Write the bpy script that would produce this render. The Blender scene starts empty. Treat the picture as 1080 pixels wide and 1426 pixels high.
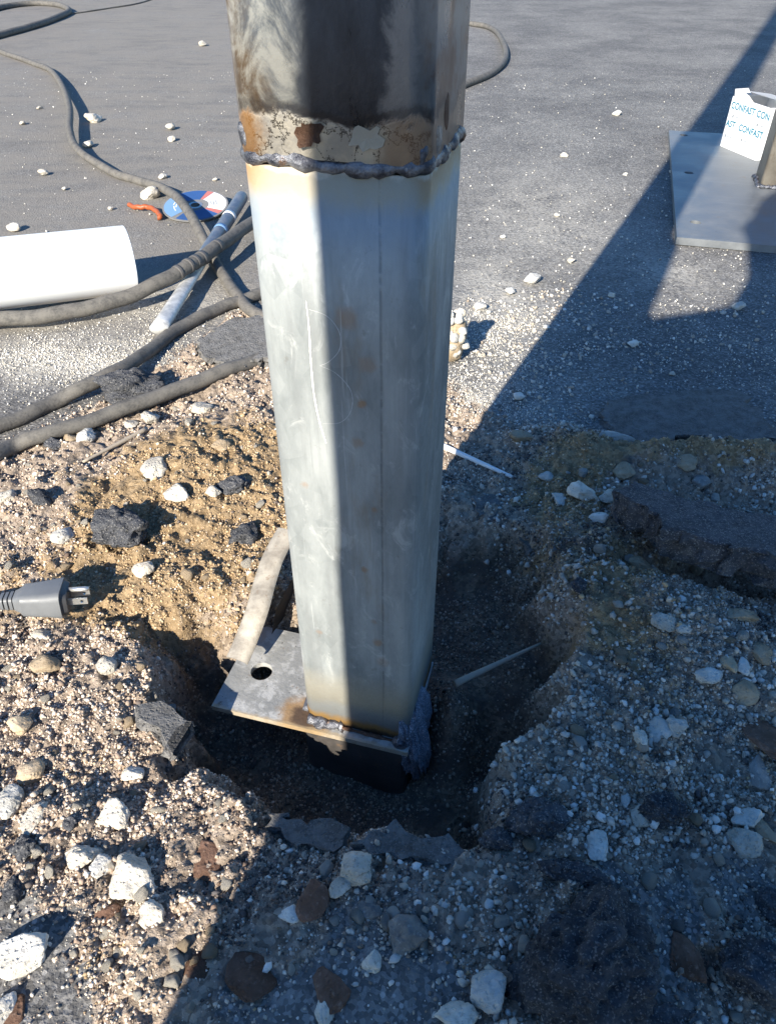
import bpy, bmesh, math, random
import numpy as np
from mathutils import Vector, Matrix, Euler

# ------------------------------------------------------------------ camera, light
SC = bpy.context.scene
COL = SC.collection
R = math.radians
CAM_H, PITCH, FPX = 0.565, R(39.5), 1040.0
SUN_EL, SUN_AZ = R(28.5), R(25.75)        # shadows run SUN_AZ to the right of straight ahead (+Y)
cam = bpy.data.cameras.new('camera'); cam_o = bpy.data.objects.new('camera', cam); COL.objects.link(cam_o)
cam_o.location = (0, 0, CAM_H); cam_o.rotation_euler = (math.pi/2 - PITCH, 0, 0)
cam.sensor_fit = 'HORIZONTAL'; cam.sensor_width = 36.0; cam.lens = 36.0*FPX/1080.0
cam.clip_start = 0.01; cam.clip_end = 300
SC.camera = cam_o
W = bpy.data.worlds.new('World'); SC.world = W; W.use_nodes = True
wn = W.node_tree.nodes; wl = W.node_tree.links
sky = wn.new('ShaderNodeTexSky'); sky.sky_type = 'NISHITA'; sky.sun_disc = False
sky.sun_elevation = SUN_EL; sky.sun_rotation = SUN_AZ + math.pi
sky.air_density = 1.0; sky.dust_density = 0.2; sky.ozone_density = 2.5
hs_ = wn.new('ShaderNodeHueSaturation'); hs_.inputs['Saturation'].default_value = 1.3
wl.new(sky.outputs[0], hs_.inputs['Color']); hs_.inputs['Hue'].default_value = 0.506; wl.new(hs_.outputs[0], wn['Background'].inputs[0]); wn['Background'].inputs[1].default_value = 0.100
sun = bpy.data.lights.new('sun', 'SUN'); sun.energy = 5.0; sun.angle = R(0.55); sun.color = (1.0, 0.93, 0.81)
sun_o = bpy.data.objects.new('sun', sun); COL.objects.link(sun_o)
SD = Vector((math.sin(SUN_AZ)*math.cos(SUN_EL), math.cos(SUN_AZ)*math.cos(SUN_EL), -math.sin(SUN_EL)))
sun_o.rotation_euler = SD.to_track_quat('-Z', 'Y').to_euler(); sun_o.location = (-2, -4, 3)
SC.view_settings.view_transform = 'Standard'; SC.view_settings.look = 'None'
SC.view_settings.exposure = 1.25; SC.view_settings.gamma = 1.0; SC.view_settings.use_curve_mapping = False
SC.render.engine = 'CYCLES'

rng = np.random.default_rng(7); random.seed(7)

# ------------------------------------------------------------------ picture <-> place
CP, SP = math.cos(PITCH), math.sin(PITCH)
def ray(px, py):
    a, b = (px-540.0)/FPX, -(py-713.0)/FPX
    return Vector((a, CP + b*SP, -SP + b*CP))
def G(px, py, z=0.0):
    d = ray(px, py); k = (z-CAM_H)/d.z
    return Vector((d.x*k, d.y*k, z))
def depth(p): return p[1]*CP - (p[2]-CAM_H)*SP
def ppm(p): return FPX/depth(p)                       # photo pixels per metre there

# ------------------------------------------------------------------ noise, fields
def _hash(ix, iy, seed):
    h = (ix.astype(np.int64)*374761393 + iy.astype(np.int64)*668265263 + seed*1442695041) & 0xFFFFFFFF
    h = ((h ^ (h >> 13))*1274126177) & 0xFFFFFFFF
    h = h ^ (h >> 16)
    return (h & 0xFFFFFF)/float(0xFFFFFF)
def vnoise(x, y, wl_, seed=0):
    x = np.asarray(x, float)/wl_; y = np.asarray(y, float)/wl_
    ix, iy = np.floor(x), np.floor(y); fx, fy = x-ix, y-iy
    fx = fx*fx*(3-2*fx); fy = fy*fy*(3-2*fy)
    a, b = _hash(ix, iy, seed), _hash(ix+1, iy, seed); c, d = _hash(ix, iy+1, seed), _hash(ix+1, iy+1, seed)
    return (a+(b-a)*fx)*(1-fy) + (c+(d-c)*fx)*fy - 0.5
def fbm(x, y, wl_, seed=0, octv=4, gain=0.5):
    s = 0; a = 1.0
    for o in range(octv):
        s = s + a*vnoise(x + 3.1*o, y - 1.7*o, wl_/2**o, seed+o); a *= gain
    return s
def sdf(poly, x, y):                                  # >0 inside
    P = np.array([(p[0], p[1]) for p in poly]); d = np.full(x.shape, 1e9); ins = np.zeros(x.shape, bool)
    for i in range(len(P)):
        a, b = P[i], P[(i+1) % len(P)]
        e = b-a; wx, wy = x-a[0], y-a[1]
        t = np.clip((wx*e[0]+wy*e[1])/(e@e), 0, 1)
        d = np.minimum(d, (wx-e[0]*t)**2 + (wy-e[1]*t)**2)
        c = ((a[1] <= y) & (b[1] > y)) | ((b[1] <= y) & (a[1] > y))
        xi = a[0] + (y-a[1])/(e[1] if abs(e[1]) > 1e-9 else 1e-9)*e[0]
        ins ^= c & (x < xi)
    return np.sqrt(d)*np.where(ins, 1, -1)
def sstep(a, b, v):
    t = np.clip((v-a)/(b-a), 0, 1); return t*t*(3-2*t)
def PX(pts, z=0.0): return [G(*p, z) for p in pts]
def blob(x, y, px, py, rx, ry, z=0.0):               # soft ellipse; radii in metres
    c = G(px, py, z); return np.exp(-(((x-c.x)/rx)**2 + ((y-c.y)/ry)**2))

POST_DZ, KS = .0585, 1.07      # the post's own zero level above the pavement; size factor of loose gear
POST_X, POST_Y, POST_YAW, PLATE_Z, JOINT_Z = -0.0161, 0.4558, R(-15.25), -0.0905, 0.400
HOLE = PX([(140,835),(185,905)]) + PX([(205,985),(250,1040),(300,1098),(375,1140)], -.016) + PX([(470,1158),(560,1180),(640,1190),(690,1150),
           (712,1075),(762,985),(785,930),(790,860),(785,790),(740,735),(660,705),(560,690),(470,720),(400,790),(330,830),(240,822)])
DIRT = PX([(-300,700),(-20,640),(110,590),(200,535),(270,480),(350,430),(480,430),(640,540),(720,590),(800,598),(850,610),(905,640),
           (985,600),(1080,650),(1300,720),(1600,1000),(1400,1700),(500,1700),(-300,1700),(-700,1000)])
ASPH = [PX([(-80,1290),(60,1262),(110,1290),(120,1350),(60,1420),(90,1470),(-100,1480)]),
        PX([(375,1335),(430,1310),(500,1335),(560,1330),(640,1325),(700,1390),(680,1500),(400,1500),(340,1430)]),
        PX([(60,1380),(140,1340),(180,1400),(160,1480),(50,1480)])]

FRONT = PX([(330,1260),(420,1225),(560,1215),(680,1215),(800,1160),(960,1190),(1100,1180),(1200,1300),(1100,1560),(300,1560),(270,1400)])
def height_and_masks(x, y):
    wx = x + 0.040*fbm(x, y, .06, 11, 5, .6); wy = y + 0.040*fbm(x, y, .06, 23, 5, .6)
    dd = sdf(DIRT, x + .05*fbm(x, y, .09, 5, 4), y + .05*fbm(x, y, .09, 6, 4))
    dirt = sstep(-.03, .03, dd)
    for a in ASPH: dirt = dirt*(1 - .92*sstep(-.012, .012, sdf(a, wx, wy)))
    dirt = dirt*(1 - .62*sstep(-.02, .03, sdf(FRONT, wx, wy))*sstep(-.25, .15, fbm(x, y, .06, 141, 3)))
    hd = sdf(HOLE, wx, wy)
    wall = sstep(-.010, .046 + .015*sstep(.45, .62, y) + .06*sstep(.42, .56, y)*sstep(.10, -.06, x), hd)
    pile = (.026*blob(x,y,260,650,.10,.09) + .014*blob(x,y,70,700,.08,.06) + .040*blob(x,y,880,800,.13,.10) + .030*blob(x,y,960,930,.10,.09)
            + .030*blob(x,y,800,640,.07,.05) + .046*blob(x,y,1000,655,.13,.035) + .012*blob(x,y,850,1080,.10,.07)
            + .010*blob(x,y,560,1270,.08,.05) - .080*blob(x,y,1010,800,.11,.032) + .010*blob(x,y,285,1095,.035,.03) + .024*blob(x,y,352,1128,.026,.026))
    pile = pile*(1-wall)
    clod = np.abs(fbm(x, y, .016, 45, 3, .6)); rough = (.010*fbm(x, y, .07, 31, 2) + .009*fbm(x, y, .028, 41, 3, .6) + .010*(clod-.2) + .0056*fbm(x, y, .0085, 51, 2, .6))
    near_plate = blob(x, y, 215, 1085, .10, .10)
    funnel = sstep(.13, .0, np.maximum(-hd, 0))*np.exp(-(((x+.18)/.14)**2 + ((y-.31)/.13)**2))
    z = pile + dirt*rough*(1-.25*near_plate) - .014*funnel
    z = z + (1-dirt)*(.0012*fbm(x, y, .012, 61, 3) + .004*fbm(x, y, .3, 63, 2))
    floor = -.108 + .020*sstep(.40, .55, y) + .050*sstep(.62, .80, y) + .045*sstep(.02, .16, x)*sstep(.35, .5, y) + .020*fbm(x, y, .06, 71, 4)
    wedge = .065*np.exp(-(((x-.062)/.026)**2 + ((y-.435)/.045)**2))
    z = z*(1-wall) + wall*(floor + wedge)
    dist = (1-dirt)
    brown = np.clip(1.6*blob(x,y,290,690,.13,.15) + 1.0*blob(x,y,150,840,.06,.03) + .9*blob(x,y,190,800,.10,.05)
            + .95*blob(x,y,790,700,.06,.06) + .9*blob(x,y,830,640,.05,.04) + .9*blob(x,y,990,650,.13,.035) + .75*blob(x,y,860,900,.06,.06)
            + .6*blob(x,y,870,800,.10,.06) + .35*wall + .5*fbm(x, y, .05, 81, 3), 0, 1)
    dust = np.clip(1.1*blob(x,y,100,500,.16,.07) + .8*blob(x,y,690,420,.07,.18) + .55*blob(x,y,760,300,.20,.35) + .7*blob(x,y,650,560,.10,.07)
            + .6*blob(x,y,230,420,.18,.09) + .5*blob(x,y,980,600,.08,.03) + .55*blob(x,y,940,380,.08,.10), 0, 1)
    tan = np.clip(1.3*sstep(.25, -.5, x + .10*y)*sstep(.9, 1.3, y) + .6*blob(x,y,100,200,.7,.9), 0, 1)
    return z, dirt, brown, dust, tan, wall, hd

STEP = .0028
gx = np.arange(-.70, .74, STEP); gy = np.arange(.06, 1.36, STEP)
def grow(a0, sgn, first, far):
    out = []; s = first; a = a0
    while abs(a-a0) < far:
        a = a + sgn*s; out.append(a); s *= 1.22
    return out
GXs = np.array(grow(gx[0], -1, STEP, 70)[::-1] + list(gx) + grow(gx[-1], 1, STEP, 70))
GYs = np.array(grow(gy[0], -1, STEP, 70)[::-1] + list(gy) + grow(gy[-1], 1, STEP, 70))
XX, YY = np.meshgrid(GXs, GYs)
ZZ, M_DIRT, M_BROWN, M_DUST, M_TAN, M_WALL, M_HD = height_and_masks(XX, YY)
far_fade = sstep(3.0, .9, np.maximum(np.abs(XX), np.abs(YY-.5)))
ZZ = ZZ*far_fade
i0, j0 = int(np.searchsorted(GXs, gx[0])), int(np.searchsorted(GYs, gy[0]))
FZ = ZZ[j0:j0+len(gy), i0:i0+len(gx)]
def lookup(F, x, y):
    u = np.clip((np.asarray(x)-gx[0])/STEP, 0, len(gx)-1.001); v = np.clip((np.asarray(y)-gy[0])/STEP, 0, len(gy)-1.001)
    i, j = u.astype(int), v.astype(int); a, b = u-i, v-j
    return (F[j,i]*(1-a)+F[j,i+1]*a)*(1-b) + (F[j+1,i]*(1-a)+F[j+1,i+1]*a)*b
def hz(x, y):
    if gx[0] <= x <= gx[-1] and gy[0] <= y <= gy[-1]: return float(lookup(FZ, np.array([x]), np.array([y]))[0])
    return 0.0
def hit(px, py):                                       # where the sight line meets the ground
    d = ray(px, py); o = Vector((0, 0, CAM_H)); k = .25; prev = k
    while k < 12:
        p = o + d*k
        if p.z <= hz(p.x, p.y):
            a, b = prev, k
            for _ in range(18):
                m = (a+b)/2; q = o + d*m
                if q.z <= hz(q.x, q.y): b = m
                else: a = m
            return o + d*b
        prev = k; k += .004 if k < 1.5 else .02
    return G(px, py)

# ------------------------------------------------------------------ node helpers
class NT:
    def __init__(self, name):
        self.m = bpy.data.materials.new(name); self.m.use_nodes = True
        self.t = self.m.node_tree; self.n = self.t.nodes; self.l = self.t.links
        self.b = self.n['Principled BSDF']
    def put(self, sock, v):
        if isinstance(v, bpy.types.NodeSocket): self.l.new(v, sock)
        elif isinstance(v, (tuple, list)) and sock.type == 'RGBA' and len(v) == 3: sock.default_value = (*v, 1)
        else: sock.default_value = v
    def node(self, typ, inp=None, **kw):
        n = self.n.new(typ)
        for k, v in kw.items(): setattr(n, k, v)
        for k, v in (inp or {}).items(): self.put(n.inputs[k], v)
        return n
    def co(self, kind='Object'): return self.node('ShaderNodeTexCoord').outputs[kind]
    def sep(self, v): return self.node('ShaderNodeSeparateXYZ', {0: v}).outputs
    def map(self, v, scale=(1,1,1), loc=(0,0,0)): return self.node('ShaderNodeMapping', {0: v, 1: loc, 3: scale}).outputs[0]
    def noise(self, v, scale, detail=4, rough=.55, dist=0, col=False):
        n = self.node('ShaderNodeTexNoise', {'Vector': v, 'Scale': scale, 'Detail': detail, 'Roughness': rough, 'Distortion': dist})
        return n.outputs['Color' if col else 'Fac']
    def vor(self, v, scale, feature='F1', out='Distance', rnd=1.0):
        n = self.node('ShaderNodeTexVoronoi', feature=feature); self.put(n.inputs['Vector'], v); self.put(n.inputs['Scale'], scale)
        self.put(n.inputs['Randomness'], rnd); return n.outputs[out]
    def math(self, op, a, b=0.0, clamp=False):
        n = self.node('ShaderNodeMath', {0: a, 1: b}, operation=op); n.use_clamp = clamp; return n.outputs[0]
    def ramp(self, v, a, b, lo=0.0, hi=1.0, smooth=True):
        n = self.node('ShaderNodeMapRange', {0: v, 1: a, 2: b, 3: lo, 4: hi}, interpolation_type='SMOOTHSTEP' if smooth else 'LINEAR'); return n.outputs[0]
    def mix(self, f, a, b, mode='MIX'):
        n = self.node('ShaderNodeMix', data_type='RGBA', blend_type=mode)
        self.put(n.inputs[0], f); self.put(n.inputs[6], a); self.put(n.inputs[7], b); return n.outputs[2]
    def attr(self, name, out='Fac'): return self.node('ShaderNodeAttribute', attribute_name=name).outputs[out]
    def bump(self, h, dist, strength=1.0, normal=None):
        inp = {'Height': h, 'Distance': dist, 'Strength': strength}
        if normal is not None: inp['Normal'] = normal
        return self.node('ShaderNodeBump', inp).outputs[0]
    def out(self, color=None, rough=.6, metal=0.0, normal=None, spec=None):
        if color is not None: self.put(self.b.inputs['Base Color'], color)
        self.put(self.b.inputs['Roughness'], rough); self.put(self.b.inputs['Metallic'], metal)
        if normal is not None: self.put(self.b.inputs['Normal'], normal)
        if spec is not None: self.put(self.b.inputs['Specular IOR Level'], spec)
        return self.m

def hsv_vary(t, col, rnd, amt=.35):
    return t.mix(1.0, col, t.mix(rnd, (1-amt, 1-amt, 1-amt), (1+amt*.6, 1+amt*.55, 1+amt*.5)), 'MULTIPLY')

# ground -------------------------------------------------------------
def mat_ground():
    t = NT('ground'); c = t.co('Object')
    dirt, brown, dust, tan, wall = (t.attr(a) for a in ('dirt', 'brown', 'dust', 'tan', 'wall'))
    # asphalt: stone chips in dark binder, dusty on the left
    v1 = t.vor(c, 330, out='Color'); chip = t.sep(v1)[0]
    v2 = t.vor(c, 150, out='Distance')
    spot = t.ramp(v2, .32, .22)
    pick = t.ramp(t.sep(t.vor(c, 150, out='Color'))[1], .62, .66)
    big = t.noise(c, 3.0, 5, .6); mid = t.noise(c, 22, 5, .65)
    asph = t.mix(t.ramp(chip, .2, 1.0), (.110, .107, .102), (.240, .233, .220))
    asph = t.mix(t.math('MULTIPLY', spot, pick), asph, (.36, .352, .335))
    asph = t.mix(t.ramp(big, .3, .7), asph, t.mix(1, asph, (.62, .62, .64), 'MULTIPLY'))
    asph = t.mix(t.ramp(mid, .35, .75), asph, t.mix(1, asph, (1.3, 1.28, 1.24), 'MULTIPLY'))
    dusty = t.mix(t.noise(c, 90, 4, .6), (.165, .15, .13), (.235, .215, .187))
    asph = t.mix(t.math('MULTIPLY', tan, t.ramp(t.noise(t.map(c, (1, 2.5, 1)), 6, 6, .65), .3, .65, .30, 1.0)), asph, dusty)
    dn = t.noise(c, 120, 5, .7)
    dmask = t.math('MULTIPLY', dust, t.ramp(t.math('ADD', dn, t.math('MULTIPLY', t.noise(c, 14, 4), .45)), .56, .84), True)
    wd = t.ramp(t.noise(t.map(c, (1, 2.2, 1)), 70, 5, .7), .60, .68)
    asph = t.mix(t.math('MULTIPLY', wd, .35), asph, (.40, .39, .36))
    asph = t.mix(dmask, asph, (.46, .43, .37))
    # dirt: sandy fines and crumbs
    crumb = t.sep(t.vor(c, 260, out='Color'))[0]
    pale = t.mix(crumb, (.18, .14, .105), (.41, .33, .255))
    och = t.mix(crumb, (.19, .13, .07), (.36, .26, .15))
    dk = t.mix(t.noise(c, 60, 4), (.035, .032, .033), (.085, .078, .074))
    dcol = t.mix(t.ramp(t.math('ADD', brown, t.math('MULTIPLY', t.math('SUBTRACT', t.noise(c, 45, 5, .65), .5), .9)), .35, .65), pale, och)
    dcol = t.mix(t.math('MULTIPLY', t.ramp(t.noise(c, 26, 5, .65), .54, .68), t.ramp(brown, .9, .3, .25, .85)), dcol, dk)
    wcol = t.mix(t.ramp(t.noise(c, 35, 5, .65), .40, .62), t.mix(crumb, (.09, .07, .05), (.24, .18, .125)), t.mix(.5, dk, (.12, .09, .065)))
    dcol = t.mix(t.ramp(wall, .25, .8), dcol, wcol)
    edge = t.math('ADD', dirt, t.math('MULTIPLY', t.math('SUBTRACT', t.noise(c, 60, 5, .7), .5), .9))
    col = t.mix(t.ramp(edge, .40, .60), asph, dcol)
    h = t.math('ADD', t.math('MULTIPLY', t.vor(c, 240), .5), t.math('MULTIPLY', t.noise(c, 420, 3, .6), .6))
    h = t.math('ADD', h, t.math('MULTIPLY', t.math('MULTIPLY', t.noise(c, 170, 5, .7), dirt), 2.2))
    nrm = t.bump(h, .0025, .8)
    rough = t.mix(dirt, (.78, .78, .78), (.95, .95, .95))
    return t.out(col, .85, 0, nrm, .25)

def mat_grain(name='loose_grain'):
    t = NT(name); c = t.co('Object')
    col = t.attr('tint', 'Color')
    n = t.noise(c, 900, 3, .6)
    col = t.mix(1, col, t.mix(n, (.75, .75, .75), (1.2, 1.2, 1.2)), 'MULTIPLY')
    return t.out(col, .9, 0, t.bump(n, .0006, .6), .2)

def mat_rock(name, c1, c2, c3, scale=60, bump=.003, rough=.9, speck=None):
    t = NT(name); c = t.co('Object')
    rnd = t.node('ShaderNodeObjectInfo').outputs['Random']
    cc = t.node('ShaderNodeVectorMath', {0: c, 1: t.node('ShaderNodeCombineXYZ', {0: t.math('MULTIPLY', rnd, 7.0), 1: rnd}).outputs[0]}, operation='ADD').outputs[0]
    a = t.noise(cc, scale, 6, .65); b = t.noise(cc, scale*4.3, 5, .7); g = t.noise(cc, scale*.45, 3)
    col = t.mix(t.ramp(a, .32, .68), c1, c2); col = t.mix(t.ramp(b, .52, .74), col, c3)
    col = t.mix(t.math('MULTIPLY', t.ramp(g, .45, .7), .5), col, t.mix(1, col, (.62, .58, .52), 'MULTIPLY'))
    if speck: 
        v = t.vor(cc, scale*13, out='Color'); col = t.mix(t.ramp(t.sep(v)[0], .86, .92), col, speck)
    col = hsv_vary(t, col, rnd, .28)
    h = t.math('ADD', t.math('MULTIPLY', a, .9), t.math('MULTIPLY', b, .55))
    pits = t.ramp(t.vor(cc, scale*3.2), .10, .38)
    h = t.math('ADD', h, t.math('MULTIPLY', pits, .35))
    return t.out(col, rough, 0, t.bump(h, bump, .9), .22)

def mat_plain(name, col, rough=.5, metal=0.0, var=.15, scale=80, bump=.0005, spec=None):
    t = NT(name); c = t.co('Object'); n = t.noise(c, scale, 5, .65); n2 = t.noise(c, scale*.17, 3)
    lo = tuple(v*(1-var) for v in col); hi = tuple(min(1, v*(1+var)) for v in col)
    cl = t.mix(t.math('MULTIPLY', t.math('ADD', n, n2), .5), lo, hi)
    return t.out(cl, t.ramp(n2, .3, .7, max(.05, rough-.08), min(1, rough+.08)), metal, t.bump(n, bump, .6), spec)

def mat_cable():
    t = NT('dusty_cable_rubber'); c = t.co('Object')
    up = t.sep(t.node('ShaderNodeNewGeometry').outputs['Normal'])[2]
    n = t.noise(c, 55, 5, .65); f = t.noise(c, 300, 4, .7)
    col = t.mix(t.ramp(f, .3, .7), (.034, .033, .033), (.065, .063, .060))
    d = t.math('ADD', n, t.math('MULTIPLY', f, .35))
    col = t.mix(t.ramp(d, .42, .82, .18, .75), col, (.165, .152, .132))
    col = t.mix(t.ramp(t.noise(c, 140, 5, .8), .66, .74), col, (.34, .31, .27))
    return t.out(col, .75, 0, t.bump(f, .0012, .6), .3)

def zinc_bits(t, c):
    x, y, z = t.sep(c)
    s = t.vor(t.map(c, (1, 1, .55)), 95, out='Color'); sp = t.sep(s)[0]
    cl = t.noise(t.map(c, (1, 1, .35)), 26, 6, .65); st = t.noise(t.map(c, (1, 1, .045)), 130, 4, .6)
    fine = t.noise(c, 260, 4, .65)
    return x, y, z, sp, cl, st, fine

def mat_zinc_lower():
    t = NT('galvanised_steel'); c = t.co('Object'); x, y, z, sp, cl, st, fine = zinc_bits(t, c)
    col = t.mix(t.ramp(cl, .28, .72), (.15, .166, .168), (.315, .332, .326))
    col = t.mix(t.math('MULTIPLY', t.ramp(sp, .35, .95), .24), col, (.33, .345, .34))
    col = t.mix(t.ramp(st, .46, .70, 0, .6), col, (.19, .20, .20))
    # white oxide patches
    col = t.mix(t.ramp(t.noise(t.map(c, (1, 1, .6)), 48, 6, .72, .9), .54, .68, 0, .75), col, (.38, .39, .38))
    # brown handling stains running down the shaded side
    bs = t.math('MULTIPLY', t.ramp(t.noise(t.map(c, (1, 1, .25), (3, 1, 2)), 30, 5, .7), .52, .70), t.ramp(x, -.02, .005))
    col = t.mix(t.math('MULTIPLY', bs, .45), col, (.19, .145, .095))
    # rust dots
    for (rx, rz, rr, a) in ((.014, .262, .0042, .9), (.021, .178, .0035, .6), (.010, .232, .0055, .5), (.012, .118, .0040, .75), (.022, .038, .006, .7), (.019, .062, .004, .45),
                            (.026, .015, .008, .4), (.006, .318, .010, .6), (-.028, .036, .004, .45), (-.030, .19, .0035, .5), (.018, .290, .008, .45)):
        d = t.node('ShaderNodeVectorMath', {0: t.node('ShaderNodeCombineXYZ', {0: x, 1: z}).outputs[0], 1: (rx, rz, 0)}, operation='DISTANCE').outputs['Value']
        d = t.math('ADD', d, t.math('MULTIPLY', t.math('SUBTRACT', fine, .5), .006))
        col = t.mix(t.math('MULTIPLY', t.math('MULTIPLY', t.ramp(d, rr, rr*.3), a*.7), t.ramp(y, -.03, -.045)), col, (.26, .13, .045))
    # rolled seam on the front face
    sx = t.math('ABSOLUTE', t.math('SUBTRACT', x, t.math('ADD', .0265, t.math('MULTIPLY', t.math('SUBTRACT', t.noise(t.map(c, (0, 0, 1)), 30, 3), .5), .0015))))
    seam = t.math('MULTIPLY', t.math('MULTIPLY', t.ramp(sx, .0012, .0003), t.ramp(y, -.03, -.045)), t.ramp(t.noise(t.map(c, (1, 1, 3)), 60, 4), .28, .55))
    col = t.mix(t.math('MULTIPLY', seam, .42), col, (.06, .062, .065))
    scr = t.ramp(t.noise(t.map(c, (1, 1, .02), (0, 5, 0)), 420, 3, .6), .66, .72)
    col = t.mix(t.math('MULTIPLY', scr, .35), col, (.48, .49, .48))
    dirtm = t.ramp(t.noise(t.map(c, (1, 1, .8), (9, 2, 4)), 110, 5, .75), .60, .74)
    col = t.mix(t.math('MULTIPLY', dirtm, .40), col, (.12, .11, .095))
    # heat marks: below the joint and above the base weld
    hn = t.math('MULTIPLY', t.math('SUBTRACT', t.noise(c, 38, 5, .65), .5), .022)
    zt = t.math('ADD', z, hn)
    J = JOINT_Z
    col = t.mix(t.ramp(zt, J-.050, J-.026, 0, .55), col, (.22, .265, .31))
    col = t.mix(t.ramp(zt, J-.026, J-.010, 0, .85), col, (.36, .31, .22))
    left = t.ramp(x, -.028, -.050)
    col = t.mix(t.math('MULTIPLY', t.ramp(zt, J-.022, J-.004, 0, .8), t.math('MAXIMUM', left, t.math('MULTIPLY', t.ramp(x, .040, .052), .9))), col, (.36, .19, .06))
    col = t.mix(t.ramp(zt, J-.0055, J-.002), col, (.50, .44, .35))
    P = PLATE_Z
    col = t.mix(t.ramp(zt, P+.085, P+.045, 0, .7), col, (.36, .33, .26))
    col = t.mix(t.ramp(zt, P+.040, P+.024, 0, .65), col, (.27, .295, .31))
    col = t.mix(t.ramp(zt, P+.018, P+.008), col, (.45, .27, .09))
    col = t.mix(t.ramp(zt, P+.009, P+.002, 0, .9), col, (.10, .07, .05))
    rough = t.ramp(fine, .3, .7, .50, .64)
    h = t.math('ADD', t.math('MULTIPLY', cl, .6), t.math('ADD', t.math('MULTIPLY', fine, .25), t.math('MULTIPLY', st, .25)))
    h = t.math('SUBTRACT', h, t.math('MULTIPLY', seam, .5))
    return t.out(col, rough, .15, t.bump(h, .0009, .5), .35)

def mat_zinc_upper():
    t = NT('heat_darkened_steel'); c = t.co('Object'); x, y, z, sp, cl, st, fine = zinc_bits(t, c)
    J = JOINT_Z
    hn = t.math('SUBTRACT', t.noise(c, 30, 6, .7, .5), .5)
    dark = t.mix(t.ramp(cl, .3, .7), (.028, .033, .043), (.085, .10, .125))
    grey = t.mix(t.ramp(cl, .3, .7), (.13, .15, .175), (.29, .31, .325))
    # dark burn down the middle of the front, greyer to the edges and up high
    bx = t.math('ADD', x, t.math('MULTIPLY', hn, .03))
    cen = t.math('MULTIPLY', t.ramp(t.math('ABSOLUTE', t.math('SUBTRACT', bx, .012)), .040, .018), 1.0)
    col = t.mix(cen, grey, dark)
    # streak of pale zinc right of the burn
    ps = t.math('MULTIPLY', t.ramp(t.math('ABSOLUTE', t.math('SUBTRACT', bx, .036)), .009, .003), .55)
    col = t.mix(ps, col, (.42, .43, .44))
    # smoky brown on the left corner
    lb = t.math('MULTIPLY', t.ramp(t.math('ADD', bx, t.math('MULTIPLY', hn, .02)), -.024, -.042), t.ramp(t.noise(t.map(c, (1, 1, .5)), 34, 5, .65), .36, .60))
    col = t.mix(t.math('MULTIPLY', lb, .85), col, (.17, .11, .055))
    pl = t.math('MULTIPLY', t.ramp(bx, -.010, -.022), t.ramp(t.noise(t.map(c, (1, 1, .6)), 40, 6, .7, .7), .44, .60))
    col = t.mix(t.math('MULTIPLY', pl, .75), col, (.55, .55, .50))
    rb = t.math('MULTIPLY', t.ramp(bx, .042, .052), t.ramp(t.noise(c, 42, 5, .65), .42, .60))
    col = t.mix(t.math('MULTIPLY', rb, .8), col, (.13, .075, .045))
    # flaked cream band over the weld with a ragged top edge
    zz = t.math('ADD', z, t.math('MULTIPLY', hn, .030))
    band = t.ramp(zz, J+.024, J+.019)
    wob = t.node('ShaderNodeVectorMath', {0: c, 1: t.node('ShaderNodeVectorMath', {0: t.noise(c, 90, 5, .7, 0, True), 1: (.028, .028, .028)}, operation='MULTIPLY').outputs[0]}, operation='ADD').outputs[0]
    crk = t.vor(wob, 48, 'DISTANCE_TO_EDGE')
    cream = t.mix(t.ramp(t.noise(c, 70, 5, .6), .35, .65), (.56, .51, .42), (.36, .34, .31))
    cream = t.mix(t.ramp(crk, .028, .008), cream, (.03, .025, .02))
    cream = t.mix(t.math('MULTIPLY', t.ramp(bx, .020, .034), .7), cream, (.22, .14, .09))
    cream = t.mix(t.math('MULTIPLY', t.ramp(bx, -.034, -.046), .9), cream, (.30, .15, .05))
    col = t.mix(band, col, cream)
    col = t.mix(t.ramp(zz, J+.030, J+.026, 0, .5), col, t.mix(band, (.05, .04, .035), cream))
    h = t.math('ADD', t.math('MULTIPLY', cl, .5), t.math('ADD', t.math('MULTIPLY', fine, .3), t.math('MULTIPLY', band, .6)))
    metal = t.ramp(band, 0, 1, .55, .05)
    return t.out(col, t.ramp(cl, .3, .7, .22, .42), metal, t.bump(h, .0012, .6), .5)

def mat_steel_plate(name, a, b, rough=.42, metal=.6, rust=.0, scale=30):
    t = NT(name); c = t.co('Object'); n = t.noise(c, scale, 6, .65); f = t.noise(c, scale*9, 4, .65)
    st = t.noise(t.map(c, (.08, 1, 1)), scale*5, 4)
    col = t.mix(t.ramp(n, .3, .7), a, b); col = t.mix(t.ramp(st, .5, .8, 0, .35), col, tuple(v*1.25 for v in b))
    col = t.mix(t.ramp(t.noise(c, scale*2.3, 5, .7), .58, .72, 0, rust), col, (.20, .12, .06))
    col = t.mix(t.ramp(t.noise(c, scale*11, 3, .6), .70, .76, 0, .8), col, (.05, .045, .04))
    return t.out(col, t.ramp(n, .3, .7, rough-.08, rough+.1), metal, t.bump(f, .0008, .4), .5)

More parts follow.
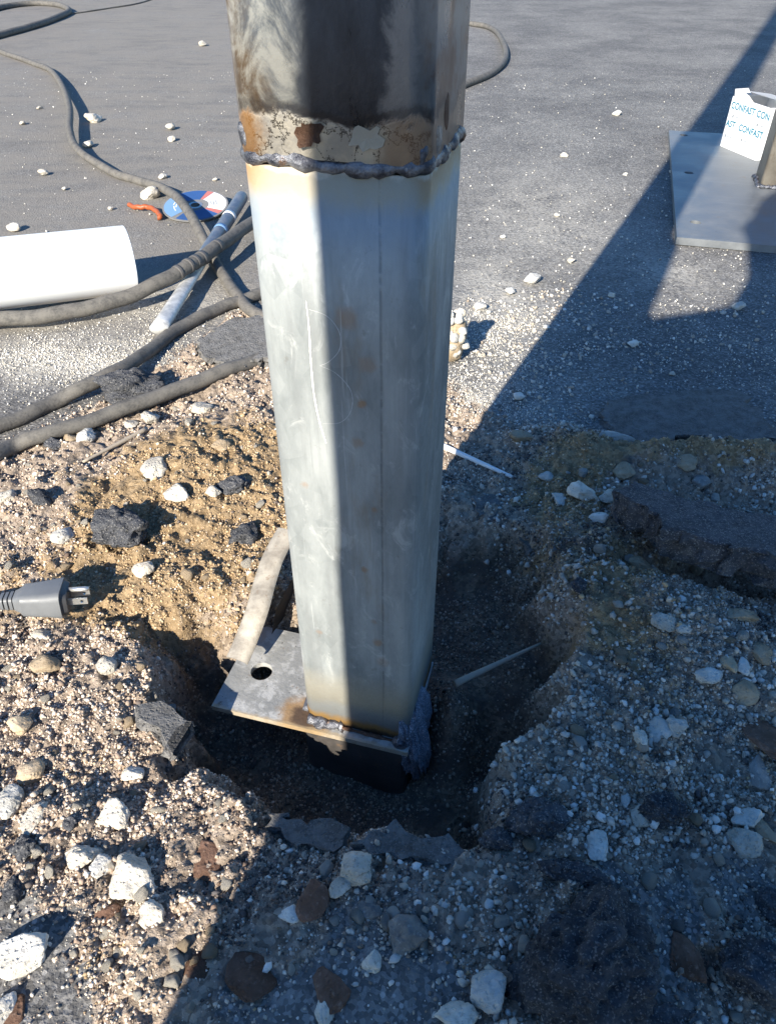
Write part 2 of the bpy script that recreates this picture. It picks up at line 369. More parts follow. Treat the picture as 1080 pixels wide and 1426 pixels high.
def mat_base_plate():
    t = NT('base_plate_steel'); c = t.co('Object'); x, y, z = t.sep(c)
    n = t.noise(c, 30, 6, .65); f = t.noise(c, 280, 4, .65)
    col = t.mix(t.ramp(n, .3, .7), (.22, .22, .21), (.33, .325, .305))
    col = t.mix(t.ramp(t.noise(c, 60, 5, .7), .50, .60, 0, .7), col, (.42, .415, .40))
    col = t.mix(t.ramp(t.noise(c, 75, 5, .7), .60, .70, 0, .75), col, (.16, .10, .055))
    col = t.mix(t.ramp(t.noise(c, 330, 3, .6), .66, .72, 0, .9), col, (.035, .03, .028))
    d = t.node('ShaderNodeVectorMath', {0: c, 1: (-.050, -.052, PLATE_Z)}, operation='DISTANCE').outputs['Value']
    d = t.math('ADD', d, t.math('MULTIPLY', t.math('SUBTRACT', n, .5), .03))
    col = t.mix(t.ramp(d, .030, .018, 0, .8), col, (.30, .17, .06)); col = t.mix(t.ramp(d, .017, .009, 0, .9), col, (.07, .045, .03))
    e = t.math('ADD', y, t.math('MULTIPLY', t.math('SUBTRACT', n, .5), .012))
    col = t.mix(t.math('MULTIPLY', t.ramp(e, -.0585, -.0615), .55), col, (.40, .30, .17))
    return t.out(col, t.ramp(n, .3, .7, .45, .6), .15, t.bump(f, .0010, .6), .4)

def mat_weld():
    t = NT('weld_metal'); c = t.co('Object'); n = t.noise(c, 120, 5, .65); f = t.noise(c, 500, 4, .7)
    col = t.mix(t.ramp(n, .35, .65), (.045, .048, .062), (.21, .215, .235))
    col = t.mix(t.ramp(t.noise(c, 70, 5, .65), .56, .68), col, (.17, .10, .06))
    return t.out(col, t.ramp(f, .3, .7, .28, .55), .7, t.bump(f, .0014, .8), .5)

MAT = {
 'ground': mat_ground(), 'grain': mat_grain(), 'cable': mat_cable(),
 'lime': mat_rock('limestone', (.52, .475, .395), (.66, .615, .53), (.32, .26, .19), 75, .0036),
 'white': mat_rock('white_stone', (.50, .48, .43), (.66, .64, .59), (.46, .43, .38), 70, .0034),
 'tan': mat_rock('tan_stone', (.34, .26, .17), (.46, .37, .26), (.24, .17, .10), 70, .0022),
 'grey': mat_rock('grey_stone', (.17, .165, .155), (.28, .27, .25), (.40, .38, .34), 60, .0022),
 'asph': mat_rock('asphalt_chunk', (.050, .053, .062), (.105, .108, .118), (.18, .182, .188), 70, .0075, .9, (.22, .214, .205)),
 'slab': mat_rock('asphalt_slab', (.10, .098, .095), (.19, .185, .178), (.27, .26, .245), 80, .0050, .9, (.19, .185, .175)),
 'rust': mat_rock('rust_scale', (.10, .055, .035), (.17, .10, .07), (.24, .16, .12), 60, .0025, .85),
 'zlow': mat_zinc_lower(), 'zup': mat_zinc_upper(), 'weld': mat_weld(),
 'plate': mat_base_plate(),
 'plate2': mat_steel_plate('mill_steel', (.13, .14, .15), (.21, .22, .225), .48, .35, .25, 14),
 'dark': mat_steel_plate('dark_stub_steel', (.040, .037, .035), (.085, .075, .068), .6, .3, .5),
 'post2': mat_steel_plate('weathered_tube_steel', (.27, .235, .19), (.40, .36, .30), .5, .35, .4, 18),
 'pvc': mat_plain('white_pvc', (.80, .80, .79), .32, 0, .02, 20, .0001),
 'plug': mat_plain('grey_plug_rubber', (.13, .135, .14), .5, 0, .25, 200, .0004),
 'plugface': mat_plain('dark_plug_face', (.05, .05, .053), .55, 0, .2, 200, .0003),
 'brass': mat_plain('nickel_blade', (.58, .57, .54), .32, .8, .1, 200, .0002),
 'straw': mat_plain('white_plastic_rod', (.66, .67, .66), .5, 0, .12, 60, .0002),
 'stick': mat_plain('grey_wood', (.33, .28, .215), .8, 0, .25, 200, .0008),
 'strip': mat_steel_plate('scaled_zinc_strip', (.23, .20, .16), (.40, .36, .295), .55, .2, .8, 55),
 'box': mat_plain('white_carton', (.74, .74, .73), .6, 0, .03, 40, .0002),
 'kraft': mat_plain('kraft_board', (.33, .24, .15), .8, 0, .15, 90, .0003),
 'teal': mat_plain('teal_ink', (.02, .16, .24), .6, 0, .1, 90, .0001),
 'greyink': mat_plain('grey_ink', (.22, .24, .26), .6, 0, .1, 90, .0001),
 'orange': mat_plain('orange_rubber', (.30, .075, .022), .5, 0, .2, 90, .0006),
 'disc': mat_plain('abrasive_disc', (.16, .16, .16), .8, 0, .3, 600, .0006),
 'lblue': mat_plain('blue_label', (.15, .27, .45), .5, 0, .08, 90, .0001),
 'dblue': mat_plain('dark_blue_label', (.03, .08, .22), .5, 0, .12, 90, .0001),
 'lwhite': mat_plain('white_label', (.66, .66, .65), .5, 0, .06, 90, .0001),
 'lred': mat_plain('red_label', (.42, .14, .12), .5, 0, .1, 90, .0001),
 'black': mat_plain('black_hole_lining', (.02, .02, .022), .6, 0, .2, 90, .0002),
 'tool': mat_steel_plate('worn_tool_paint', (.07, .09, .13), (.17, .19, .22), .45, .2, .2, 40),
 'tooltip': mat_steel_plate('worn_tool_steel', (.34, .34, .33), (.62, .61, .58), .45, .3, .1, 60),
 'chalk': mat_plain('chalk', (.80, .81, .80), .95, 0, .15, 300, .0002),
 'chalk2': mat_plain('rubbed_chalk', (.40, .405, .40), .95, 0, .35, 500, .0002),
 'flake': mat_plain('flaked_zinc', (.56, .49, .38), .8, 0, .25, 120, .0008),
 'flake2': mat_plain('burnt_zinc', (.26, .19, .13), .8, 0, .35, 120, .0008),
 'spatter': mat_rock('slag_spatter', (.13, .145, .185), (.22, .235, .28), (.34, .35, .39), 110, .004, .7, (.46, .47, .50)),
 'tape': mat_plain('wrapping_tape', (.085, .08, .075), .6, 0, .3, 120, .0006),
 'jacket': mat_plain('jacket_cloth', (.10, .12, .16), .9, 0, .15, 60, .002),
 'skin': mat_plain('skin', (.45, .28, .2), .6, 0, .08, 60, .0005),
}

# ------------------------------------------------------------------ object helpers
def tag(o, label=None, cat=None, group=None, kind=None):
    if label: o['label'] = label
    if cat: o['category'] = cat
    if group: o['group'] = group
    if kind: o['kind'] = kind
    return o
def empty(name, loc=(0,0,0), rot=(0,0,0)):
    o = bpy.data.objects.new(name, None); COL.objects.link(o); o.location = loc; o.rotation_euler = rot
    o.empty_display_size = .05; return o
def link(name, me, mat=None, parent=None, smooth=False):
    o = bpy.data.objects.new(name, me); COL.objects.link(o)
    if mat is not None: me.materials.clear(); me.materials.append(mat)
    if smooth: me.shade_smooth()
    if parent is not None: o.parent = parent
    return o
def from_bm(name, bm, mat, parent=None, smooth=False):
    me = bpy.data.meshes.new(name); bmesh.ops.recalc_face_normals(bm, faces=bm.faces[:]); bm.to_mesh(me); bm.free()
    return link(name, me, mat, parent, smooth)
def np_mesh(name, V, F, smooth=False):                 # V (n,3), F (m,3|4)
    me = bpy.data.meshes.new(name); k = F.shape[1]
    me.vertices.add(len(V)); me.vertices.foreach_set('co', np.ascontiguousarray(V, np.float32).ravel())
    me.loops.add(F.size); me.loops.foreach_set('vertex_index', np.ascontiguousarray(F, np.int32).ravel())
    me.polygons.add(len(F)); me.polygons.foreach_set('loop_start', np.arange(0, F.size, k, dtype=np.int32))
    me.polygons.foreach_set('loop_total', np.full(len(F), k, np.int32))
    if smooth: me.polygons.foreach_set('use_smooth', np.ones(len(F), bool))
    me.update(calc_edges=True); return me
def catmull(pts, n=10):
    P = [Vector(p) for p in pts]; out = []
    for i in range(len(P)-1):
        p0, p1, p2, p3 = P[max(i-1, 0)], P[i], P[i+1], P[min(i+2, len(P)-1)]
        for k in range(n):
            t = k/n
            out.append(.5*((2*p1) + (p2-p0)*t + (2*p0-5*p1+4*p2-p3)*t*t + (3*p1-p0-3*p2+p3)*t**3))
    out.append(P[-1]); return out
def tube_bm(path, rad, seg=12, closed=False, bm=None, prof=None, caps=True):
    """sweep a circle (or profile of (u,v) points) along a path; rad number or function of 0..1"""
    bm = bm or bmesh.new(); n = len(path); rings = []; up = Vector((0, 0, 1)); side = None
    for i, p in enumerate(path):
        a = path[(i-1) % n] if closed or i > 0 else p; b = path[(i+1) % n] if closed or i < n-1 else p
        d = (b-a).normalized()
        if side is None: side = d.cross(up) if abs(d.z) < .95 else d.cross(Vector((1,0,0)))
        side = (side - d*side.dot(d)).normalized(); u = side.cross(d).normalized()
        r = rad(i/(n-1)) if callable(rad) else rad
        pr = prof or [(math.cos(2*math.pi*k/seg), math.sin(2*math.pi*k/seg)) for k in range(seg)]
        rings.append([bm.verts.new(p + side*(q[0]*r) + u*(q[1]*r)) for q in pr])
    m = len(rings[0])
    for i in range(n if closed else n-1):
        A, B = rings[i], rings[(i+1) % n]
        for k in range(m): bm.faces.new((A[k], A[(k+1) % m], B[(k+1) % m], B[k]))
    if caps and not closed: bm.faces.new(rings[0][::-1]); bm.faces.new(rings[-1])
    return bm
def rounded_square(w, r, n=6):
    h = w/2-r; P = []
    for cx, cy, a0 in ((h, h, 0), (-h, h, 90), (-h, -h, 180), (h, -h, 270)):
        for k in range(n+1):
            a = R(a0 + 90*k/n); P.append((cx+r*math.cos(a), cy+r*math.sin(a)))
    return P
def prism_bm(poly, z0, z1, bm=None, bevel=0.0):
    bm = bm or bmesh.new(); A = [bm.verts.new((p[0], p[1], z0)) for p in poly]; B = [bm.verts.new((p[0], p[1], z1)) for p in poly]; n = len(poly)
    fs = [bm.faces.new((A[i], A[(i+1) % n], B[(i+1) % n], B[i])) for i in range(n)]
    fs += [bm.faces.new(A[::-1]), bm.faces.new(B)]
    if bevel:
        es = list({e for f in fs[-2:] for e in f.edges}); bmesh.ops.bevel(bm, geom=es, offset=bevel, segments=2, affect='EDGES', profile=.6)
    return bm
def cell_with_hole(bm, rect, c, r, z0, z1, n=40, sides=(1,1,1,1)):
    """rectangular plate cell (x0,x1,y0,y1) pierced by a round hole"""
    x0, x1, y0, y1 = rect; angs = [2*math.pi*k/n for k in range(n)]
    angs += [math.atan2(yy-c[1], xx-c[0]) % (2*math.pi) for xx in (x0, x1) for yy in (y0, y1)]
    angs = sorted(set(angs)); inn, out = [], []
    for a in angs:
        dx, dy = math.cos(a), math.sin(a); k = 1e9
        if dx > 1e-9: k = min(k, (x1-c[0])/dx)
        if dx < -1e-9: k = min(k, (x0-c[0])/dx)
        if dy > 1e-9: k = min(k, (y1-c[1])/dy)
        if dy < -1e-9: k = min(k, (y0-c[1])/dy)
        inn.append((c[0]+r*dx, c[1]+r*dy)); out.append((c[0]+k*dx, c[1]+k*dy))
    m = len(angs); V = {}
    for nm, L in (('i', inn), ('o', out)):
        for z in (0, 1): V[nm, z] = [bm.verts.new((p[0], p[1], (z0, z1)[z])) for p in L]
    for i in range(m):
        j = (i+1) % m
        bm.faces.new((V['i',1][i], V['o',1][i], V['o',1][j], V['i',1][j])); bm.faces.new((V['i',0][j], V['o',0][j], V['o',0][i], V['i',0][i]))
        bm.faces.new((V['i',0][i], V['i',1][i], V['i',1][j], V['i',0][j])); 
        a, b = out[i], out[j]
        s = (abs(a[0]-x0) < 1e-6 and abs(b[0]-x0) < 1e-6, abs(a[0]-x1) < 1e-6 and abs(b[0]-x1) < 1e-6, abs(a[1]-y0) < 1e-6 and abs(b[1]-y0) < 1e-6, abs(a[1]-y1) < 1e-6 and abs(b[1]-y1) < 1e-6)
        if any(q and w for q, w in zip(s, sides)): bm.faces.new((V['o',0][i], V['o',0][j], V['o',1][j], V['o',1][i]))

# ------------------------------------------------------------------ ground
ny, nx = XX.shape
idx = np.arange(nx*ny).reshape(ny, nx)
F = np.stack([idx[:-1,:-1], idx[:-1,1:], idx[1:,1:], idx[1:,:-1]], -1).reshape(-1, 4)
gme = np_mesh('ground', np.stack([XX, YY, ZZ], -1).reshape(-1, 3), F, True)
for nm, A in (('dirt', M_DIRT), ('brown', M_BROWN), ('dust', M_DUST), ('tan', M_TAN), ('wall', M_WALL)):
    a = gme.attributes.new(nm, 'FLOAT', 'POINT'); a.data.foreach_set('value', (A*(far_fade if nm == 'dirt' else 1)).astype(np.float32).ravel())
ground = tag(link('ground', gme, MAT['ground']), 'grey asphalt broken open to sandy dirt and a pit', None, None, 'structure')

# ------------------------------------------------------------------ the main post
def ring_tube(name, w, r, z0, z1, mat, parent, zs=None, wall=.005):
    bm = bmesh.new(); P = rounded_square(w, r, 8); n = len(P); zs = [z0] + (zs or []) + [z1]; rings = []
    for z in zs: rings.append([bm.verts.new((p[0], p[1], z)) for p in P])
    Q = rounded_square(w-2*wall, max(.002, r-wall), 8)
    inner = [[bm.verts.new((p[0], p[1], z)) for p in Q] for z in (z1, z0)]
    rings += inner
    for A, B in zip(rings, rings[1:] + rings[:1]):
        for k in range(n): bm.faces.new((A[k], A[(k+1) % n], B[(k+1) % n], B[k]))
    return from_bm(name, bm, mat, parent, True)

def bead(name, path, rad, parent, seed, closed=False, flat=1.0, mat='weld', lump=.35):
    rr = np.random.default_rng(seed); n = len(path); ph = rr.uniform(0, 6, 4)
    def rf(u):
        s = u*n; return rad*(1 + lump*.5*math.sin(s*.55+ph[0]) + lump*.35*math.sin(s*1.3+ph[1]) + lump*.3*rr.uniform(-1, 1))
    pts = [p + Vector((0, 0, rad*.35*math.sin(i*.21+ph[2]) + rad*.2*rr.uniform(-1, 1))) for i, p in enumerate(path)]
    return from_bm(name, tube_bm(pts, rf, 10, closed), MAT[mat], parent, True)

PW, PR = .1016, .0115
post = empty('steel_post', (POST_X, POST_Y, POST_DZ), (.001, 0, POST_YAW))
tag(post, 'tall galvanised square steel post welded to a plate in the pit', 'post')
lower_tube = ring_tube('lower_tube', PW, PR, PLATE_Z, JOINT_Z-.002, MAT['zlow'], post, [.0, .1, .2, .3])
upper_tube = ring_tube('upper_tube', PW+.0012, PR, JOINT_Z+.003, 4.2, MAT['zup'], post, [.5, .7, 1.2])
def perim(w, r, z, n=8, frac=(0, 1), dense=.003):
    P = [Vector((p[0], p[1], z)) for p in rounded_square(w, r, n)]; out = []
    for a, b in zip(P, P[1:]+P[:1]):
        m = max(1, int((b-a).length/dense)); out += [a.lerp(b, k/m) for k in range(m)]
    return out
bead('weld_bead', perim(PW-.0036, PR, JOINT_Z+.0008), .0039, post, 3, True, lump=.40)
# slag lumps at the two corners of the joint
def lump(name, c, rad, parent, seed, mat='weld', amp=.4, sub=3):
    bm = bmesh.new(); bmesh.ops.create_icosphere(bm, subdivisions=sub, radius=1.0); rr = random.Random(seed)
    ks = [(Vector((rr.gauss(0,1), rr.gauss(0,1), rr.gauss(0,1))).normalized(), rr.uniform(2, 6), rr.uniform(0, 6)) for _ in range(7)]
    for v in bm.verts:
        s = 1 + amp*sum(math.sin(k[1]*v.co.dot(k[0])+k[2]) for k in ks)/4
        v.co = Vector((v.co.x*rad[0]*s + c[0], v.co.y*rad[1]*s + c[1], v.co.z*rad[2]*s + c[2]))
    return from_bm(name, bm, MAT[mat], parent, True)
for i, (c, r_) in enumerate((((-.0462, -.0458, JOINT_Z+.010), (.0042, .0042, .009)), ((-.0495, -.036, JOINT_Z+.014), (.0028, .008, .010)),
                             ((.0462, -.0458, JOINT_Z+.008), (.0036, .0036, .006)), ((.0495, -.030, JOINT_Z+.012), (.0028, .010, .011)), ((.0500, -.012, JOINT_Z+.020), (.0022, .008, .012)))):
    lump('slag_lump', c, r_, post, 40+i, 'rust' if i in (1, 4) else 'weld', .28)
# curled flakes of burnt zinc over the joint
def flake(cx, z, w, h, curl, seed, mat='flake'):
    rr = random.Random(seed); bm = bmesh.new(); n_ = 18; ph = [rr.uniform(0, 6.28) for _ in range(4)]
    c0 = bm.verts.new((cx, -PW/2-.0011, z)); ring_ = []
    for i in range(n_):
        a_ = 2*math.pi*i/n_; k = .78 + .16*math.sin(2*a_+ph[0]) + .12*math.sin(5*a_+ph[1]) + .10*math.sin(7*a_+ph[2]) + rr.uniform(-.10, .10)
        x_, z_ = k*w/2*math.copysign(abs(math.cos(a_))**.7, math.cos(a_)), k*h/2*math.copysign(abs(math.sin(a_))**.7, math.sin(a_))
        ring_.append(bm.verts.new((cx+x_, -PW/2-.0011-curl*max(0, -z_/h*2)**2, z+z_)))
    for i in range(n_): bm.faces.new((c0, ring_[i], ring_[(i+1) % n_]))
    bmesh.ops.solidify(bm, geom=bm.faces[:], thickness=.0004)
    from_bm('zinc_flake', bm, MAT[mat], upper_tube, False)
flake(-.010, JOINT_Z+.0150, .016, .015, .0045, 1, 'rust'); flake(.0205, JOINT_Z+.0150, .018, .015, .002, 3)
# chalked letter B on the front face
def face_stroke(pts, wd, name='chalk_stroke', mat='chalk'):
    pth = [Vector((p[0], 0, p[1])) for p in pts]; pth = catmull(pth, 12); bm = bmesh.new(); prev = None; n = len(pth)
    for i, p in enumerate(pth):
        d = (pth[min(i+1, n-1)]-pth[max(i-1, 0)]).normalized(); q = Vector((-d.z, 0, d.x)); k = wd*(.45+.55*math.sin(math.pi*i/(n-1)))*random.uniform(.6, 1.2)/2
        a = bm.verts.new((p.x+q.x*k, -PW/2-.00025, p.z+q.z*k)); b = bm.verts.new((p.x-q.x*k, -PW/2-.00025, p.z-q.z*k))
        if prev: bm.faces.new((prev[0], prev[1], b, a))
        prev = (a, b)
    from_bm(name, bm, MAT[mat], lower_tube)
face_stroke([(-.0185, .326), (-.0178, .31), (-.0182, .285), (-.0175, .262), (-.0150, .243), (-.0115, .228)], .0011)
face_stroke([(-.017, .321), (-.006, .318), (.001, .309), (.0008, .298), (-.006, .289), (-.0125, .285)], .0006, mat='chalk2')
face_stroke([(-.0125, .285), (-.002, .281), (.007, .270), (.0065, .256), (-.001, .246), (-.013, .243)], .0006, mat='chalk2')
face_stroke([(-.026, .347), (-.022, .352), (-.020, .345), (-.0235, .338)], .0016)

# base plate with its bolt hole, in the post's own axes
pinv = (Matrix.Translation((POST_X, POST_Y, POST_DZ)) @ Euler((.001, 0, POST_YAW)).to_matrix().to_4x4()).inverted()
def loc_px(px, py, z): return pinv @ G(px, py, z)
pa = loc_px(290, 991, PLATE_Z+POST_DZ); hb = loc_px(364, 935, PLATE_Z+POST_DZ)
PX0, PX1, PY0, PY1 = pa.x, .052, -.0625, .045
bm = bmesh.new(); PT = .006
mid_x = hb.x + .026
cell_with_hole(bm, (PX0, mid_x, PY0, PY1), (hb.x, hb.y), .0108, PLATE_Z-PT, PLATE_Z, sides=(1, 0, 1, 1))
v = [bm.verts.new((x_, y_, z_)) for z_ in (PLATE_Z-PT, PLATE_Z) for x_, y_ in ((mid_x, PY0), (PX1, PY0), (PX1, PY1), (mid_x, PY1))]
for f in ((3,2,1,0), (4,5,6,7), (0,1,5,4), (1,2,6,5), (2,3,7,6)): bm.faces.new([v[i] for i in f])
bmesh.ops.remove_doubles(bm, verts=bm.verts[:], dist=1e-5)
from_bm('base_plate', bm, MAT['plate'], post)
# old stub the plate sits on
bm = prism_bm([(p[0]*1.0+.0005, p[1]*.9-.0155) for p in rounded_square(.1, .008, 4)], PLATE_Z-.095, PLATE_Z-PT-.0006)
from_bm('stub', bm, MAT['dark'], post)
front = [Vector((x_, -PW/2-.0015, PLATE_Z+.002)) for x_ in np.linspace(-.046, -.012, 14)]
bead('base_weld', front, .0058, post, 9, lump=.45)
lump('tack_weld', (.043, -.0555, PLATE_Z+.003), (.0075, .0062, .0065), post, 12, 'weld', .15)
bead('side_weld', [Vector((-PW/2-.001, y_, PLATE_Z+.002)) for y_ in np.linspace(-.044, .04, 26)], .0042, post, 10, lump=.4)
bead('slag_run', [Vector((x_, -PW/2-.003, PLATE_Z+.001)) for x_ in np.linspace(-.012, .038, 16)], .0018, post, 19, lump=.5, mat='rust')

# ------------------------------------------------------------------ second post, its plate, carton
p2 = G(1057, 260, .018); p2z = .016
_a, _b = G(931, 181, p2z), G(942, 330, p2z); YAW2 = math.atan2(_b.x-_a.x, _a.y-_b.y)
post2 = empty('steel_post', (p2.x, p2.y, 0), (0, 0, YAW2))
tag(post2, 'tan weathered square steel post on a wide drilled plate beside the white carton', 'post')
inv2 = (Matrix.Translation((p2.x, p2.y, 0)) @ Euler((0, 0, YAW2)).to_matrix().to_4x4()).inverted()
def l2(px, py, z=p2z): return inv2 @ G(px, py, z)
A, B = l2(931, 181), l2(942, 330)
ring = ring_tube('tube', .1016, .008, p2z+.0006, 4.2, MAT['post2'], post2); ring.location = (.0508, .0508, 0)
xl = (A.x+B.x)/2; yb, yf = A.y, B.y
hs = [l2(955, 188), l2(957, 240), l2(966, 309)]
bm = bmesh.new(); ys = [yb, (hs[0].y+hs[1].y)/2, (hs[1].y+hs[2].y)/2, yf]; xm = xl + .12; xr = .0508*2 - xl
hx = sum(h.x for h in hs)/3
for i in range(3):
    cell_with_hole(bm, (xl, xm, ys[i+1], ys[i]), (hx, hs[i].y), .0115, .001, p2z, sides=(1, 0, i == 2, i == 0))
    cell_with_hole(bm, (xr-.12, xr, ys[i+1], ys[i]), (.1016-hx, hs[i].y), .0115, .001, p2z, sides=(0, 1, i == 2, i == 0))
v = [bm.verts.new((x_, y_, z_)) for z_ in (.001, p2z) for x_, y_ in ((xm, yf), (xr-.12, yf), (xr-.12, yb), (xm, yb))]
for f in ((3,2,1,0), (4,5,6,7), (0,1,5,4), (2,3,7,6)): bm.faces.new([v[i] for i in f])
from_bm('base_plate', bm, MAT['plate2'], post2)
bead('weld_bead', [Vector((-.002, y_, p2z+.002)) for y_ in np.linspace(.0, .10, 30)], .0058, post2, 21, lump=.4)
bead('weld_bead', [Vector((x_, -.002, p2z+.002)) for x_ in np.linspace(.0, .10, 30)], .0050, post2, 22, lump=.4)

b0 = G(1002, 203, p2z); b1 = G(1047, 222, p2z)
ang = math.atan2(b1.y-b0.y, b1.x-b0.x); BW, BD, BH = .150, .11, .118
carton = empty('carton', (b0.x, b0.y, p2z+.0005), (0, 0, ang)); carton.scale = (KS,)*3; tag(carton, 'small open white carton printed with teal lettering on the drilled plate', 'carton')
bm = bmesh.new()
def boxb(bm, x0, x1, y0, y1, z0, z1):
    v = [bm.verts.new((x_, y_, z_)) for z_ in (z0, z1) for x_, y_ in ((x0, y0), (x1, y0), (x1, y1), (x0, y1))]
    for f in ((3,2,1,0), (4,5,6,7), (0,1,5,4), (1,2,6,5), (2,3,7,6), (3,0,4,7)): bm.faces.new([v[i] for i in f])
for q in ((0, BW, 0, .003, 0, BH), (0, BW, BD-.003, BD, 0, BH), (0, .003, .003, BD-.003, 0, BH), (BW-.003, BW, .003, BD-.003, 0, BH)): boxb(bm, *q)
carton_walls = from_bm('carton_walls', bm, MAT['box'], carton)
bm = bmesh.new(); boxb(bm, .003, BW-.003, .003, BD-.003, .0, .004); from_bm('carton_floor', bm, MAT['kraft'], carton)
def flap(pts, nm='flap'):
    bm = bmesh.new(); vs = [bm.verts.new(p) for p in pts]; bm.faces.new(vs); bmesh.ops.solidify(bm, geom=bm.faces[:], thickness=.0025); from_bm(nm, bm, MAT['box'], carton)
flap([(.002, BD-.001, BH+.0005), (BW-.002, BD-.001, BH+.0005), (BW-.006, .030, BH+.012), (.006, .030, BH+.012)])
flap([(.001, .004, BH+.0005), (.001, BD*.5, BH+.0005), (-.012, BD*.45, BH+.014), (-.012, .010, BH+.014)])
def print_text(s, x, z, size, mat, parent, clip=None):
    cu = bpy.data.curves.new('print', 'FONT'); cu.body = s; cu.size = size; cu.fill_mode = 'BOTH'; cu.offset = size*.03
    o = bpy.data.objects.new('tmp_print', cu); COL.objects.link(o); dg = bpy.context.evaluated_depsgraph_get()
    me = bpy.data.meshes.new_from_object(o.evaluated_get(dg)); COL.objects.unlink(o); bpy.data.objects.remove(o)
    t = link('print', me, MAT[mat], parent); t.location = (x, -.0006, z); t.rotation_euler = (math.pi/2, 0, 0); return t
print_text('CONFAST', .004, .092, .0215, 'teal', carton_walls); print_text('CON', .108, .092, .0215, 'teal', carton_walls)
print_text('AST', .002, .050, .0215, 'teal', carton_walls); print_text('CONFAST', .055, .050, .0215, 'teal', carton_walls)
for x_, z_ in ((.018, .074), (.075, .030), (.118, .074), (.008, .026)):
    bm = bmesh.new(); boxb(bm, x_, x_+.006, -.0007, -.0001, z_-.002, z_+.005); boxb(bm, x_+.008, x_+.030, -.0007, -.0001, z_+.001, z_+.0028); boxb(bm, x_+.008, x_+.026, -.0007, -.0001, z_-.0025, z_-.0012)
    from_bm('small_print', bm, MAT['greyink'], carton_walls)

# ------------------------------------------------------------------ pipe
PIPE_R = .0540*KS
pe = G(181, 361, .060); pdv = Vector((1.0, .50, -.06)).normalized()
PL = 1.3; pipe = empty('plastic_pipe', pe, (0, 0, 0)); pipe.rotation_euler = (-pdv).to_track_quat('Z', 'Y').to_euler()
tag(pipe, 'length of white plastic pipe lying across the cables', 'pipe')
bm = bmesh.new(); n = 64; rings = []
for r_, z_ in ((PIPE_R-.006, .0), (PIPE_R-.001, .0), (PIPE_R, .001), (PIPE_R, PL-.001), (PIPE_R-.001, PL), (PIPE_R-.006, PL)):
    rings.append([bm.verts.new((r_*math.cos(2*math.pi*k/n), r_*math.sin(2*math.pi*k/n), z_)) for k in range(n)])
for a, b in zip(rings, rings[1:]+rings[:1]):
    for k in range(n): bm.faces.new((a[k], a[(k+1) % n], b[(k+1) % n], b[k]))
from_bm('pipe_wall', bm, MAT['pvc'], pipe, False)
for f in pipe.children[0].data.polygons: f.use_smooth = True
pipe.children[0].data.set_sharp_from_angle(angle=R(40))

# ------------------------------------------------------------------ cables
def cable(name, pts, r, label, group='cables trailing over the ground', mat='cable', n=8, seg=14, cat='cable', closed=False):
    P = []; r = r*KS*.92
    for p in pts:
        lift = p[2] if len(p) > 2 else 0.0
        g = G(p[0], p[1], r+lift); q = hit(p[0], p[1]) if lift == 0 and p[1] > 430 else g
        z = (max(hz(g.x, g.y), 0) if p[1] > 400 else 0) + r*.9 + lift
        P.append(G(p[0], p[1], z))
    path = catmull(P, n)
    path = [p + Vector((0, 0, 0.0008*math.sin(i*.7))) for i, p in enumerate(path)]
    o = from_bm(name, tube_bm(path, r, seg, closed), MAT[mat], None, True); tag(o, label, cat, group); return o, path
cA, pA = cable('welding_cable', [(-60,52),(-20,62),(8,74),(45,87),(72,99,.002),(88,122,.012),(97,150,.020),(97,180,.018),(106,205,.010),(130,224,.004),(165,243),(200,253),(235,266,.012),(258,288,.028),(278,322,.024),(298,362,.004),(314,388),(330,410),(352,434),(390,446),(440,430)],
    .0108, 'dusty black cable curving over the cutting disc and under the taped cable')
cB, pB = cable('welding_cable', [(-90,446,.01),(-20,445,.012),(50,441,.012),(115,430,.014),(175,414,.018),(225,391,.028),(265,369,.034),(300,345,.034),(335,321,.028),(380,292,.02),(440,262,.004),(520,240)],
    .0128, 'thick taped cable passing in front of the white pipe')
cC, pC = cable('welding_cable', [(-80,622),(-20,600),(30,581),(75,560),(120,537,.012),(165,515,.014),(200,494,.006),(240,463),(275,443),(310,427),(345,415),(400,395),(470,370)],
    .0104, 'dusty cable running behind the big asphalt lump')
cD, pD = cable('welding_cable', [(-80,672),(-20,641),(20,620),(60,605),(115,590,.004),(190,562,.006),(250,541,.004),(310,517),(365,498),(420,476),(500,450)],
    .0106, 'smooth grey cable running in front of the big asphalt lump')
cE, pE = cable('cable_coil', [(560,20),(652,32),(684,39),(699,56),(704,78),(690,97),(655,114),(600,128),(540,100),(520,50),(540,24)], .0135, 'loop of pale dusty cable lying behind the tall post', n=8)
cF, pF = cable('welding_cable', [(-90,66),(-25,54),(0,48),(30,40),(60,31),(88,20),(96,13),(80,6),(50,4),(10,8),(-40,20)], .0165, 'dark cable doubling back on the far asphalt')
cG, pG = cable('thin_cord', [(94,19),(118,16),(150,11),(200,2),(260,-20)], .0045, 'thin dark cord leading off from the doubled cable', None)
# tape wraps on the taped cable
k0 = min(range(len(pB)), key=lambda i: (pB[i]-G(262, 371, .045)).length)
for dk, w_ in ((-3, .0136*KS*.92), (0, .0139*KS*.92), (2, .0134*KS*.92), (4, .0137*KS*.92), (9, .0133*KS*.92)):
    seg_ = pB[k0+dk:k0+dk+2]; mdl = [seg_[0].lerp(seg_[1], u) for u in (0, .3, .6, .9)]
    o = from_bm('tape_wrap', tube_bm(mdl, w_, 16), MAT['tape'], cB, True)

